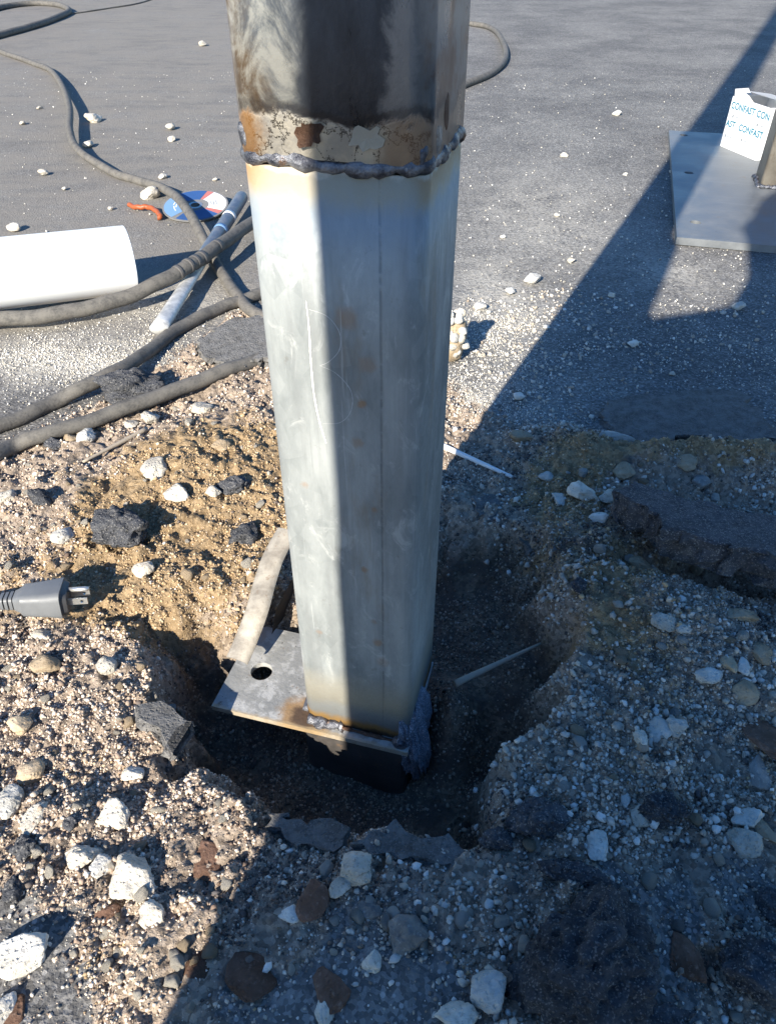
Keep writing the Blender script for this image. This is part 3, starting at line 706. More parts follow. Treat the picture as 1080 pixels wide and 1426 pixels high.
# ------------------------------------------------------------------ chisel, disc, scrap
ta, tb = G(338, 272, .030), G(221, 458, .020)
tool = empty('chisel', tb); tag(tool, 'worn chisel with whitened flat tip under the crossed cables', 'chisel')
def tl(u): return (ta-tb)*u
from_bm('handle', tube_bm([tl(u) for u in (.45, .47, .6, .8, .93, .98, 1.0)], lambda u: KS*.0135*(1-.35*max(0, u-.85)/.15), 16), MAT['tool'], tool, True)
prof = [(math.cos(2*math.pi*k/18), .62*math.sin(2*math.pi*k/18)) for k in range(18)]
from_bm('blade', tube_bm([tl(u) for u in (0, .03, .15, .3, .46)], lambda u: KS*(.0150-.004*u), 18, prof=prof), MAT['tooltip'], tool, True)
for u in (.66, .78):
    from_bm('decal', tube_bm([tl(u-.012), tl(u+.012)], .01385*KS, 16), MAT['lwhite' if u > .7 else 'lblue'], tool, True)

dc = G(272, 286, .014); DR = .078
disc = empty('cutting_disc', (dc.x, dc.y, .014), (R(9), 0, 0)); disc.scale = (KS*.9,)*3; tag(disc, 'thin cutting disc with blue white and red label under the cable', 'disc')
def sector(r0, r1, a0, a1, z0, z1, mat, name):
    m = max(2, int(abs(a1-a0)/4)); full = abs(a1-a0) >= 359.9; bm = bmesh.new(); A = []
    for i in range(m if full else m+1):
        a = R(a0+(a1-a0)*i/m); c_, s_ = math.cos(a), math.sin(a)
        A.append([bm.verts.new((r*c_, r*s_, z)) for r, z in ((r0, z0), (r1, z0), (r1, z1), (r0, z1))])
    for i in range(len(A) if full else len(A)-1):
        P, Q = A[i], A[(i+1) % len(A)]
        for k in range(4): bm.faces.new((P[k], Q[k], Q[(k+1) % 4], P[(k+1) % 4]))
    if not full: bm.faces.new(A[0]); bm.faces.new(A[-1][::-1])
    return from_bm(name, bm, MAT[mat], disc_body[0] if disc_body else disc)
disc_body = []
b_ = sector(.011, DR, 0, 360, -.0012, .0012, 'disc', 'abrasive_body'); disc_body.append(b_)
sector(.034, .074, 140, 232, .0012, .0016, 'lblue', 'label_panel'); sector(.032, .074, -20, 62, .0012, .0016, 'lwhite', 'label_panel')
sector(.032, .074, 63, 76, .0012, .0016, 'lred', 'label_panel'); sector(.032, .074, -34, -21, .0012, .0016, 'lred', 'label_panel')
sector(.028, .074, 77, 138, .0012, .0016, 'dblue', 'label_panel'); sector(.028, .074, -118, -35, .0012, .0016, 'dblue', 'label_panel')
sector(.0112, .017, 0, 360, .0012, .0018, 'brass', 'arbor_ring')
for i, (a, r_) in enumerate(((15, .050), (15, .044), (15, .038), (165, .052), (180, .045), (200, .050))):
    sector(r_-.0012, r_+.0012, a-14, a+14, .0016, .0018, 'greyink' if i < 3 else 'lwhite', 'small_print')

o, _ = cable('rubber_scrap', [(180,285),(188,288,.002),(197,288,.004),(206,288,.004),(214,291,.004),(220,296,.004),(223,301,.002),(219,303)], .0058, 'curled orange rubber scrap beside the cutting disc', None, 'orange', cat='scrap')
for i in range(3):
    pass

# ------------------------------------------------------------------ plug
pg = hit(70, 850); plug = empty('power_plug', (pg.x, pg.y, pg.z+.017), (R(-8), R(4), R(9))); plug.scale = (KS,)*3
tag(plug, 'grey three pin power plug lying on the dirt', 'plug')
def loft(secs, mat, name, parent, smooth=True, r=.25, n=5):
    bm = bmesh.new(); rings = []
    for (x_, w_, h_) in secs:
        pr = []
        for sx, sy, a0 in ((1,1,0), (-1,1,90), (-1,-1,180), (1,-1,270)):
            for k in range(n):
                a = R(a0+90*k/(n-1)); rr_ = min(w_, h_)*r
                pr.append((sx*(w_/2-rr_)+rr_*math.cos(a), sy*(h_/2-rr_)+rr_*math.sin(a)))
        rings.append([bm.verts.new((x_, q[0], q[1])) for q in pr])
    for a, b in zip(rings, rings[1:]):
        for k in range(len(a)): bm.faces.new((a[k], a[(k+1) % len(a)], b[(k+1) % len(b)], b[k]))
    bm.faces.new(rings[0][::-1]); bm.faces.new(rings[-1])
    o = from_bm(name, bm, MAT[mat], parent, smooth); o.data.set_sharp_from_angle(angle=R(35)); return o
plug_body = loft([(-.026, .017, .015), (-.022, .020, .018), (-.018, .028, .023), (.004, .033, .026), (.014, .035, .029), (.0165, .035, .029)], 'plug', 'body', plug)
plug_face = loft([(.0166, .031, .0255), (.0215, .026, .020)], 'plugface', 'face', plug)
for i in range(5):
    bm = bmesh.new(); boxb(bm, -.013+i*.0045, -.011+i*.0045, .010, .0162, -.004, .0122); from_bm('grip_rib', bm, MAT['plugface'], plug_body)
def blade(y, z, nm='blade'):
    bm = bmesh.new(); cell_with_hole(bm, (.0215, .0385, z-.0032, z+.0032), (.0335, z), .0016, y-.0008, y+.0008, 16)
    for v_ in bm.verts: v_.co = Vector((v_.co.x, v_.co.z, v_.co.y))
    from_bm(nm, bm, MAT['brass'], plug_face)
blade(-.0064, -.0005); blade(.0064, -.0005)
from_bm('ground_pin', tube_bm([Vector((.0215, 0, .0085)), Vector((.037, 0, .0085)), Vector((.040, 0, .0085))], lambda u: .0024*(1-.3*max(0, u-.7)/.3), 12), MAT['brass'], plug_face, True)
for i in range(5):
    loft([(-.030-i*.0042, .0155-i*.0007, .014-i*.0007), (-.0272-i*.0042, .0158-i*.0007, .0142-i*.0007)], 'plug', 'strain_relief', plug)
from_bm('cord', tube_bm(catmull([Vector((-.025, 0, 0)), Vector((-.06, 0, -.002)), Vector((-.11, -.004, -.006)), Vector((-.2, .01, -.006)), Vector((-.32, .06, -.005))], 10), .0048, 12), MAT['plug'], plug, True)

# ------------------------------------------------------------------ bent strip, offcut, rods, sticks
def strip_prof(n=10):
    out = [(math.cos(R(a))*1.0, math.sin(R(a))*.42) for a in np.linspace(200, -20, n)]
    inn = [(math.cos(R(a))*.80, math.sin(R(a))*.42-.14) for a in np.linspace(-20, 200, n)]
    return out + inn
sp_pts = [G(330, 920, -.014), G(344, 888, -.004), G(358, 850, .010), G(369, 810, .020), G(381, 775, .030), G(400, 740, .040)]
spth = catmull(sp_pts, 8)
strip = from_bm('bent_strip', tube_bm(spth, .0122, prof=strip_prof()), MAT['strip'], None, True); strip.data.set_sharp_from_angle(angle=R(45))
tag(strip, 'curved pale half round metal strip leaning over the bolt hole plate', 'strip')
bm = bmesh.new(); q = [G(378, 884, -.030), G(408, 842, -.030), G(410, 800, .018), G(384, 850, .003)]
bm.faces.new([bm.verts.new(p) for p in q]); bmesh.ops.solidify(bm, geom=bm.faces[:], thickness=.004)
tag(from_bm('steel_offcut', bm, MAT['dark']), 'dark steel offcut wedged between the curved strip and the post', 'offcut')

def rod(name, a, b, r, label, cat, mat, taper=0.0, lift=.0, wob=.0):
    pa_, pb_ = hit(*a), hit(*b); pa_.z += r*.8+lift; pb_.z += r*.8
    pts = []
    for i in range(13):
        u = i/12; p = pa_.lerp(pb_, u); g = hz(p.x, p.y)+r*.6
        p.z = max(p.z, g - .004) + wob*math.sin(u*7); pts.append(p)
    for _ in range(3): pts = [pts[0]] + [Vector((pts[i].x, pts[i].y, (pts[i-1].z+2*pts[i].z+pts[i+1].z)/4)) for i in range(1, 12)] + [pts[-1]]
    tag(from_bm(name, tube_bm(pts, lambda u: r*(1-taper*u), 10), MAT[mat], None, True), label, cat)
rod('plastic_rod', (612, 622), (712, 667), .0042, 'thin white plastic rod lying on the gravel beside the post', 'rod', 'straw', .45)
rod('wooden_stick', (632, 962), (752, 899), .0036, 'pointed grey stick lying inside the pit', 'stick', 'stick', .6, .008)
rod('wooden_stick', (206, 603), (116, 646), .0036, 'weathered grey twig lying on the brown dirt mound', 'stick', 'stick', .5, .004)

# ------------------------------------------------------------------ asphalt slabs
def slab(name, pts, z, th, label, seed, tilt=(0, 0), group=None, mat='slab'):
    P = [G(p[0], p[1], z) for p in pts]; c = sum(P, Vector())/len(P); rr = np.random.default_rng(seed)
    Q = []
    for a, b in zip(P, P[1:]+P[:1]):
        m = max(2, int((b-a).length/.006))
        for k in range(m):
            q_ = a.lerp(b, k/m); Q.append(q_ + Vector((rr.normal(0, .0024), rr.normal(0, .0024), 0)) + Vector((vnoise(np.array([q_.x]), np.array([q_.y]), .018, seed)[0], vnoise(np.array([q_.x]), np.array([q_.y]), .018, seed+9)[0], 0))*.022)
    lev = [(0, .985, .000), (-.003, 1.0, .0015), (-th*.35, .975, .0022), (-th*.7, .955, .0026), (-th, .90, .003)]
    bm = bmesh.new(); rings = []
    for dz, s, j in lev:
        rings.append([bm.verts.new(((q_.x-c.x)*s + rr.normal(0, j), (q_.y-c.y)*s + rr.normal(0, j), dz + rr.normal(0, j*.4))) for q_ in Q])
    n_ = len(Q)
    for a, b in zip(rings, rings[1:]):
        for k in range(n_): bm.faces.new((a[k], b[k], b[(k+1) % n_], a[(k+1) % n_]))
    bm.faces.new(rings[0][::-1]); bm.faces.new(rings[-1])
    o = from_bm(name, bm, MAT[mat], None, False); o.location = c; o.rotation_euler = (R(tilt[0]), R(tilt[1]), 0)
    tag(o, label, 'asphalt', group); return o
slab('asphalt_fragment', [(858,678),(890,668),(945,682),(1005,694),(1085,706),(1190,712),(1200,792),(1100,788),(1045,778),(990,768),(945,752),(915,728),(885,706)], .066, .036, 'long broken asphalt slab undercut on the right dirt mound', 4, (-10, 6), mat='asph')
slab('asphalt_fragment', [(828,572),(850,556),(905,548),(965,540),(1025,548),(1072,588),(1062,628),(1035,640),(1000,628),(975,610),(940,606),(915,622),(905,650),(888,640),(880,606),(850,592)], .014, .022, 'cracked asphalt plate lifted at the edge of the pavement', 2, (0, -2))
slab('asphalt_fragment', [(500,1150),(545,1144),(600,1160),(650,1186),(668,1206),(600,1206),(540,1196),(505,1180)], .006, .022, 'flat asphalt piece on the front rim of the pit', 3, (-4, 3))
slab('asphalt_fragment', [(372,1136),(420,1132),(470,1146),(490,1164),(470,1182),(420,1172),(380,1158)], .004, .018, 'small asphalt piece at the front rim where the shade begins', 4, (-3, -3))
slab('asphalt_fragment', [(268,478),(300,458),(340,444),(372,450),(380,500),(330,506),(306,498),(276,490)], .022, .020, 'dusty flat asphalt slab between the two near cables', 5, (4, -3))
slab('asphalt_fragment', [(198,992),(222,978),(252,982),(262,1012),(240,1036),(226,1046),(212,1018)], .006, .012, 'thin grey asphalt shard on the left rim of the pit', 6, (-6, 8))
slab('asphalt_fragment', [(645,700),(690,694),(735,712),(770,752),(800,790),(760,790),(715,740),(660,722)], -.002, .024, 'dark asphalt rim overhanging the back of the pit', 7, (4, 6))

# ------------------------------------------------------------------ rocks
def ico(sub):
    bm = bmesh.new(); bmesh.ops.create_icosphere(bm, subdivisions=sub, radius=1.0)
    V = np.array([v_.co[:] for v_ in bm.verts]); Fc = np.array([[v_.index for v_ in f.verts] for f in bm.faces]); bm.free(); return V, Fc
ICO = {1: ico(1), 2: ico(2), 3: ico(3), 4: ico(4), 5: ico(5)}
def rock_shape(sub, seed, planes=11, soft=.5, rough=.05, cmin=.52):
    V, Fc = ICO[sub]; r_ = np.random.default_rng(seed); n_ = r_.normal(size=(planes, 3)); n_ /= np.linalg.norm(n_, axis=1)[:, None]
    c_ = r_.uniform(cmin, 1.0, planes); dd = V@n_.T; k = np.where(dd > .05, c_/np.maximum(dd, .05), 9)
    p = 10/soft; rad = (np.minimum(k, 1.25)**-p).sum(1)**(-1/p) if soft > 0 else np.minimum(k.min(1), 1.2)
    rad = np.clip(rad/np.median(rad), .55, 1.3)
    f = 0
    for o in range(5):
        w_ = r_.normal(size=(5, 3))*(2.2*2**o); ph = r_.uniform(0, 6.3, 5); f = f + np.abs(np.sin(V@w_.T+ph)).sum(1)*(.62**o) - 3.1*.62**o
    rad = rad*(1+rough*f*.45)
    return V*rad[:, None], Fc
def rock_mesh(name, sub, seed, dims, **kw):
    V, Fc = rock_shape(sub, seed, **kw); ext = (V.max(0)-V.min(0)); V = (V-(V.max(0)+V.min(0))/2)/ext*np.array(dims)
    return np_mesh(name, V, Fc, True)
NAMES = {'lime': 'limestone_rock', 'white': 'white_stone', 'tan': 'tan_stone', 'grey': 'grey_stone', 'asph': 'asphalt_lump', 'rust': 'rust_flake'}
CATS = {'lime': 'rock', 'white': 'stone', 'tan': 'stone', 'grey': 'rock', 'asph': 'asphalt', 'rust': 'flake'}
rock_no = [100]
def rock(px, py, w, h, kind, label, group=None, flat=None, rz=None, sink=.28):
    rock_no[0] += 1; sd = rock_no[0]; rr = random.Random(sd)
    g = hit(px, py + h*.22); k = ppm(g); wm = w/k
    vis = h/k; sl = -ray(px, py).normalized().z                # sine of the viewing angle
    fl = flat if flat else {'rust': .22, 'asph': .72}.get(kind, .62)
    cosv = math.sqrt(1-sl*sl)
    dm = max(vis*.5, min(vis*1.6, (vis - fl*min(wm, vis)*cosv*.8)/max(sl, .25))); hm = fl*min(wm, dm*1.2)
    sub = 5 if max(w, h) > 46 else 4 if max(w, h) > 20 else 3
    kw = {'white': dict(planes=10, soft=.45, rough=.10), 'asph': dict(planes=14, soft=.3, rough=.27), 'rust': dict(planes=9, soft=.25, rough=.06), 'lime': dict(planes=12, soft=.4, rough=.12)}.get(kind, dict(planes=11, soft=.4, rough=.09))
    me = rock_mesh(NAMES[kind], sub, sd, (wm, dm, hm), **kw)
    o = link(NAMES[kind], me, MAT[kind]); z_ = hz(g.x, g.y)
    o.location = (g.x, g.y, z_ + hm*(.5-sink)); o.rotation_euler = (rr.uniform(-.15, .15), rr.uniform(-.15, .15), rz if rz is not None else rr.uniform(-.3, .3))
    tag(o, label, CATS[kind], group); return o
HERO = [
 (185,1205,64,82,'lime','knobbly cream rock standing tallest on the pink gravel'), (212,1266,42,44,'lime','cream rock just below the tall knobbly rock'),
 (28,1322,84,64,'white','big bright white rock casting a shadow on the grey asphalt'), (4,1398,36,44,'white','white rock below the big bright white rock'),
 (14,1107,40,54,'white','rounded white stone at the edge of the pink gravel'), (47,1132,30,54,'lime','upright cream rock beside the rounded white stone'),
 (45,1068,38,42,'tan','tan rock above the rounded white stone'), (118,1186,54,44,'lime','crumbly cream rock left of the tall knobbly rock'),
 (142,1198,30,42,'white','chalky white stone touching the crumbly cream rock'), (186,1073,32,26,'lime','cream rock alone in the middle of the pink gravel'),
 (160,1128,46,52,'lime','sloping cream rock above the crumbly pair'), (290,1186,38,56,'rust','round rust brown flake on the sunlit gravel'),
 (350,1345,72,72,'rust','broad dark rust plate flake in the shade'), (462,1362,54,66,'rust','rust brown flake lying on the shaded asphalt'),
 (436,1244,44,56,'rust','upright brown flake beside the white stones'), (150,1270,36,30,'rust','small brown flake below the cream rocks'),
 (275,1335,40,44,'rust','orange brown flake at the shade edge'), (22,1400,34,40,'rust','brown flake beside the white rock at the asphalt edge'),
 (495,1201,50,52,'lime','angular cream rock on the front rim gravel'), (473,1231,34,32,'lime','cream rock touching the angular cream rock'),
 (402,1269,36,30,'white','oval white stone among rust flakes'), (567,1290,62,62,'grey','grey pyramid shaped rock with a pale tip'),
 (514,1262,38,30,'grey','low grey rock above the pyramid shaped rock'), (518,1333,28,32,'lime','cream rock below the pyramid shaped rock'),
 (680,1371,56,60,'white','bright white rock beside the largest asphalt lump'), (635,1410,64,50,'lime','crumbly cream rock below the bright white rock'),
 (452,1396,28,54,'lime','narrow upright cream rock on the shaded asphalt'), (648,1270,20,36,'lime','upright pale rock right of the pyramid shaped rock'),
 (830,1170,32,48,'white','flat white chip with square corners on dark dirt'), (891,1132,28,34,'lime','ragged pale rock above the square white chip'),
 (870,1105,15,32,'white','slim upright white pebble near the ragged pale rock'), (915,1009,38,42,'white','smooth white stone of the pair on the right bank'),
 (943,1006,30,32,'white','cream half hidden stone of the pair on the right bank'), (893,1023,20,28,'lime','pale oval stone left of the white pair'),
 (925,865,42,32,'lime','angular pale block high on the right bank'), (950,873,20,18,'white','small white stone beside the angular pale block'),
 (986,938,42,30,'white','white wedge shaped stone on the right bank'), (1035,960,42,42,'tan','round tan stone on the right bank'),
 (1013,918,22,36,'tan','upright tan stone above the round tan stone'), (1034,923,20,30,'white','upright white pebble beside the tan stone'),
 (1060,906,30,36,'tan','tan stone near the right bank edge'), (1028,852,50,28,'tan','long tan stone below the broken asphalt slab'),
 (1056,1066,32,54,'grey','pale grey upright stone at the right'), (1040,1136,52,30,'white','white flattish stone above the blocky pale rock'),
 (1038,1166,46,48,'lime','blocky pale rock at the right gravel'), (1068,1012,60,80,'rust','large brown grey rock at the right gravel'),
 (952,1322,48,66,'rust','reddish brown flake near the largest asphalt lump'), (1062,1150,26,44,'tan','brown stone right of the blocky pale rock'),
 (89,741,34,38,'white','white lump beside the dark asphalt rock on the left mound'), (247,682,38,32,'lime','round cream stone on the brown mound'),
 (298,681,24,24,'lime','small round cream stone on the brown mound'), (216,648,34,38,'lime','bright cream stone below the grey cable'),
 (120,604,26,26,'white','round white pebble touching the grey cable'), (100,609,20,18,'tan','round tan pebble beside the white pebble'),
 (210,578,26,28,'lime','cream stone directly under the grey cable'), (184,588,20,22,'lime','small cream stone below the big asphalt lump'),
 (282,568,34,26,'lime','cream stone on the mound near the post'), (308,618,28,20,'tan','tan clod on the brown mound'),
 (200,790,32,28,'lime','cream lump below the dark asphalt rock'), (150,921,30,32,'lime','cream rock at the left pit edge'),
 (60,882,32,22,'lime','cream rock below the power plug'), (66,920,44,34,'tan','broad tan rock below the power plug'),
 (28,1003,36,34,'tan','tan lump at the far left of the pink gravel'), (8,690,34,30,'lime','cream block by the left mound'),
 (182,537,104,66,'asph','big dark asphalt lump between two cables'), (174,727,84,84,'asph','dark pyramid asphalt rock on the brown mound'),
 (341,739,44,46,'asph','small asphalt lump near the post on the mound'), (326,674,46,38,'asph','crumbled asphalt bit above the small asphalt lump'),
 (56,690,36,30,'asph','asphalt bit at the left of the mound'), (75,617,28,22,'asph','asphalt bit under the grey cable'),
 (812,1306,230,220,'asph','largest dark asphalt lump on the shaded gravel'), (745,1130,90,70,'asph','dark asphalt lump on the right pit rim'),
 (1050,1330,110,120,'asph','dark rounded asphalt lump at the gravel edge'), (800,1210,110,46,'asph','flat asphalt lump above the largest lump'),
 (920,1120,70,60,'asph','dark clod below the white pair of stones'), (880,1410,170,70,'asph','asphalt lump below the largest lump'),
 (35,1175,36,44,'asph','small asphalt bit beside rusty scraps'), (20,1235,30,40,'asph','small asphalt bit on the asphalt edge'),
 (690,1165,50,40,'asph','asphalt clod at the front right rim'), (1085,1255,60,70,'asph','blue grey asphalt clod by the brown gravel'),
 (98,1145,26,24,'asph','asphalt crumb among the cream rocks'), (805,812,26,30,'asph','asphalt crumb at the top of the pit wall'),
 (810,683,44,34,'lime','largest pale stone on the right brown mound'), (845,689,28,24,'lime','pale stone touching the largest one on the right mound'),
 (760,661,24,18,'white','white pebble below the plastic rod end'), (778,691,16,26,'white','slim white pebble on the right mound'),
 (833,720,30,18,'white','white flat pebble on the right mound'), (858,608,52,16,'white','long white stone at the cracked asphalt edge'),
 (890,782,34,22,'tan','tan pebble below the asphalt slab tip'), (956,641,32,30,'tan','tan clod behind the asphalt slab'),
 (974,668,28,28,'grey','grey stone behind the asphalt slab'), (866,652,30,32,'tan','tan clod before the cracked asphalt edge'),
 (725,607,38,20,'tan','brown clod at the pavement edge right of the post'), (968,783,22,34,'tan','tan stone under the asphalt slab lip'),
]
for h_ in HERO: rock(*h_)
PAVE = [(740,389,24,17),(710,407,16,11),(795,363,12,8),(858,159,13,7),(785,217,12,6),(1028,427,18,12),(880,478,16,15),(851,411,11,8),(722,553,18,13),(668,427,18,14),(775,300,9,5),(870,243,8,5),(935,240,9,5),(700,330,9,6),(760,455,9,7),(935,520,10,8)]
for p in PAVE: rock(*p, 'lime' if p[0] % 2 else 'white', 'small pale pebble lying loose on the pavement right of the post', 'pebbles on the pavement right of the post', sink=.12)
PAVEL = [(131,166,21,15),(123,202,15,11),(237,178,15,10),(240,194,12,9),(62,241,14,9),(283,62,12,7),(211,271,26,17),(227,246,13,10),(55,150,7,6),(32,172,9,6),(300,250,8,6),(90,262,7,6),(155,290,8,6),(20,318,18,10)]
for p in PAVEL: rock(*p, 'lime', 'small cream pebble lying loose on the pavement left of the post', 'pebbles on the pavement left of the post', sink=.12)

# pebbly lump of old concrete behind the post
cl = hit(634, 505); conc = empty('concrete_lump', (cl.x, cl.y, cl.z)); tag(conc, 'pebbly pale concrete lump peeking out behind the post', 'concrete')
me = rock_mesh('core', 3, 900, (.050, .044, .078), planes=11, soft=.8, rough=.08); o = link('core', me, MAT['tan'], conc); o.location = (-.008, .012, .034)
for i in range(48):
    a = random.uniform(0, 6.28); z_ = random.uniform(.010, .080); rr_ = .9 - .35*abs(z_-.035)/.04
    me = rock_mesh('pebble', 2, 910+i, (random.uniform(.010, .018), random.uniform(.010, .017), random.uniform(.010, .017)), planes=8, soft=1.3, rough=.03)
    o = link('pebble', me, MAT['white' if i % 3 else 'lime'], conc); o.location = (-.008+.026*rr_*math.cos(a), .012+.022*rr_*math.sin(a), z_)

me = rock_mesh('spatter_crust', 5, 77, (.024, .070, .100), planes=9, soft=.4, rough=.28)
o = link('spatter_crust', me, MAT['spatter'], post); o.location = (.0530, -.028, PLATE_Z-.012); o.rotation_euler = (0, R(-12), 0)

# ------------------------------------------------------------------ loose stones that can still be told apart, then the fines
FD, FB, FW = (A_[j0:j0+len(gy), i0:i0+len(gx)] for A_ in (M_DIRT, M_BROWN, M_WALL))
def inview(x, y, z=0.0, m=40):
    dep = y*CP-(z-CAM_H)*SP; u = 540+FPX*x/dep; v_ = 713-FPX*(y*SP+(z-CAM_H)*CP)/dep
    return (u > -m) & (u < 1080+m) & (v_ > -m) & (v_ < 1426+m)
protos = {k: [rock_mesh('pebble', 3, 2000+i*7, (1, random.uniform(.75, 1), random.uniform(.55, .8)), planes=9, soft=.3, rough=.10) for i in range(8)] for k in ('lime', 'tan', 'grey', 'white')}
for k, L in protos.items():
    for me in L: me.materials.append(MAT[k])
ZONES = [
 ('pink gravel', (0,330), (930,1420), 58, ('lime','lime','lime','tan'), 'small loose stone scattered over the sunlit gravel left of the pit', 'loose stones left of the pit'),
 ('left mound', (0,380), (560,830), 44, ('lime','lime','tan','tan'), 'small loose stone scattered over the brown mound behind the plug', 'loose stones on the left mound'),
 ('right bank', (720,1080), (640,1180), 66, ('lime','white','tan','grey'), 'small loose stone scattered over the shaded bank right of the pit', 'loose stones on the right bank'),
 ('front rim', (380,1080), (1190,1420), 48, ('lime','white','lime','grey'), 'small loose stone scattered over the shaded gravel before the pit', 'loose stones before the pit')]
for _, xr_, yr_, cnt, kinds, lab, grp in ZONES:
    made = 0
    while made < cnt:
        px_, py_ = random.uniform(*xr_), random.uniform(*yr_); g = hit(px_, py_)
        if float(lookup(FD, np.array([g.x]), np.array([g.y]))[0]) < .35 or float(lookup(FW, np.array([g.x]), np.array([g.y]))[0]) > .2: continue
        k = random.choice(kinds); s = .006 + .008*random.random()**2.0
        o = bpy.data.objects.new(NAMES[k].replace('rock', 'stone'), random.choice(protos[k])); COL.objects.link(o)
        o.scale = (s, s, s); o.location = (g.x, g.y, hz(g.x, g.y)+s*.16); o.rotation_euler = (random.uniform(-.5, .5), random.uniform(-.5, .5), random.uniform(0, 6.28))
        adj = {'lime': 'cream', 'white': 'white', 'tan': 'tan', 'grey': 'grey'}[k]
        tag(o, lab.replace('small', ('tiny ' if s < .0085 else 'small ')+adj, 1), 'stone', ('tiny ' if s < .0085 else 'small ')+adj+' '+grp); made += 1

CUBE_V = np.array([(a_, b_, c_) for a_ in (-1, 1) for b_ in (-1, 1) for c_ in (-1, 1)])*.72
CUBE_F = np.array([(0,1,3),(0,3,2),(4,6,7),(4,7,5),(0,4,5),(0,5,1),(2,3,7),(2,7,6),(0,2,6),(0,6,4),(1,5,7),(1,7,3)])
def rot_mats(n_, r_):
    q = r_.normal(size=(n_, 4)); q /= np.linalg.norm(q, axis=1)[:, None]; a, b, c_, d_ = q.T
    return np.stack([1-2*(c_*c_+d_*d_), 2*(b*c_-a*d_), 2*(b*d_+a*c_), 2*(b*c_+a*d_), 1-2*(b*b+d_*d_), 2*(c_*d_-a*b), 2*(b*d_-a*c_), 2*(c_*d_+a*b), 1-2*(b*b+c_*c_)], 1).reshape(-1, 3, 3)
def scatter(name, label, count, smin, smax, power, colfun, accept, sub, seed, box_=None, zoff=.22, smooth=False, cat='gravel'):
    r_ = np.random.default_rng(seed); V0, F0 = ICO[sub] if sub else (CUBE_V, CUBE_F)
    shapes = np.stack([rock_shape(sub, 3000+i, 6, .25, .16, .40)[0] if sub else CUBE_V*np.random.default_rng(i).uniform(.55, 1.35, CUBE_V.shape) for i in range(16)])
    bx0, bx1, by0, by1 = box_ or (gx[0]+.01, gx[-1]-.01, .10, gy[-1]-.01)
    X, Y = [], []; have = 0
    while have < count:
        x = r_.uniform(bx0, bx1, count*2); y = r_.uniform(by0, by1, count*2)
        ok = inview(x, y) & (r_.random(len(x)) < accept(x, y)); X.append(x[ok]); Y.append(y[ok]); have += ok.sum()
    x = np.concatenate(X)[:count]; y = np.concatenate(Y)[:count]
    s = smin + (smax-smin)*r_.random(count)**power
    z = lookup(FZ, x, y) if box_ is None else np.zeros(count)
    M = rot_mats(count, r_); sc = r_.uniform(.45, 1.15, (count, 1, 3))
    V = np.einsum('nij,nvj->nvi', M, shapes[r_.integers(0, 16, count)]*sc)*(s[:, None, None]*.5)
    V = V + np.stack([x, y, z + s*zoff], 1)[:, None, :]
    Fq = (F0[None] + (np.arange(count)*len(V0))[:, None, None]).reshape(-1, 3)
    me = np_mesh(name, V.reshape(-1, 3), Fq, smooth)
    col = np.clip(colfun(x, y, r_), 0, 1); col = np.repeat(np.concatenate([col, np.ones((count, 1))], 1), len(V0), 0)
    a = me.attributes.new('tint', 'FLOAT_COLOR', 'POINT'); a.data.foreach_set('color', col.astype(np.float32).ravel())
    return tag(link(name, me, MAT['grain']), label, cat, None, 'stuff')
def pal(r_, n_, cols, w_):
    c_ = np.array(cols)[r_.choice(len(cols), n_, p=np.array(w_)/sum(w_))]; return c_*r_.uniform(.76, 1.32, (n_, 1))
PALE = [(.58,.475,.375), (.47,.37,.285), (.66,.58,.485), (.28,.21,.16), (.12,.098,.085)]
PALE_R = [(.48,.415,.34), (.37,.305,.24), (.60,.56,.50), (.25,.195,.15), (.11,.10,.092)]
BRN = [(.41,.295,.175), (.33,.23,.13), (.49,.385,.26), (.25,.175,.105), (.14,.11,.09)]
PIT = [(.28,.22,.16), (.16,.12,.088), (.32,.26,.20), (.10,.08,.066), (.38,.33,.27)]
def dirt_col(x, y, r_):
    n_ = len(x); b = lookup(FB, x, y); w_ = lookup(FW, x, y); pick = r_.random(n_)
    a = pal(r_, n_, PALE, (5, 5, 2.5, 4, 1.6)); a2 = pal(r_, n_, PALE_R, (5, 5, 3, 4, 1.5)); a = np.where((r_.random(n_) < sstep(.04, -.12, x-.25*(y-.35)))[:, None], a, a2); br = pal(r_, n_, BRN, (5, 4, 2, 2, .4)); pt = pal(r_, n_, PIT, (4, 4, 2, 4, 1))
    dk = pal(r_, n_, [(.07,.065,.065), (.12,.10,.09), (.17,.12,.09)], (3, 2, 2))
    patch = (fbm(x, y, .05, 91, 3) > .20) & (b < .6)
    c_ = np.where((pick < np.clip(b*1.5-.25, 0, .95))[:, None], br, a)
    c_ = np.where((patch & (r_.random(n_) < .55))[:, None], dk, c_)
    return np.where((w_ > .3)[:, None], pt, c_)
def dens_dirt(x, y):
    n_ = fbm(x, y, .045, 101, 3)
    return np.clip(lookup(FD, x, y)*(.72+1.5*n_), .0, 1)*(1-.35*lookup(FW, x, y)+2.0*lookup(FW, x, y)*(1-lookup(FW, x, y)))
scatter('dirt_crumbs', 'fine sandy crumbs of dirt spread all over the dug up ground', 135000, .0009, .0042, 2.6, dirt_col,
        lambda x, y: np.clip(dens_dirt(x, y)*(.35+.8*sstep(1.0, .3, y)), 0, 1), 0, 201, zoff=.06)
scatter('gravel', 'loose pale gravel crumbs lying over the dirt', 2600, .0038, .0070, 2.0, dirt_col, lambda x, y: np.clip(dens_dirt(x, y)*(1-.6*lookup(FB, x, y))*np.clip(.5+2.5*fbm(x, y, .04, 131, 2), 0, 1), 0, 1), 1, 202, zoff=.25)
def pale_col(x, y, r_): return pal(r_, len(x), [(.50,.46,.40), (.42,.37,.30), (.56,.54,.50), (.34,.28,.22)], (5, 4, 3, 2))
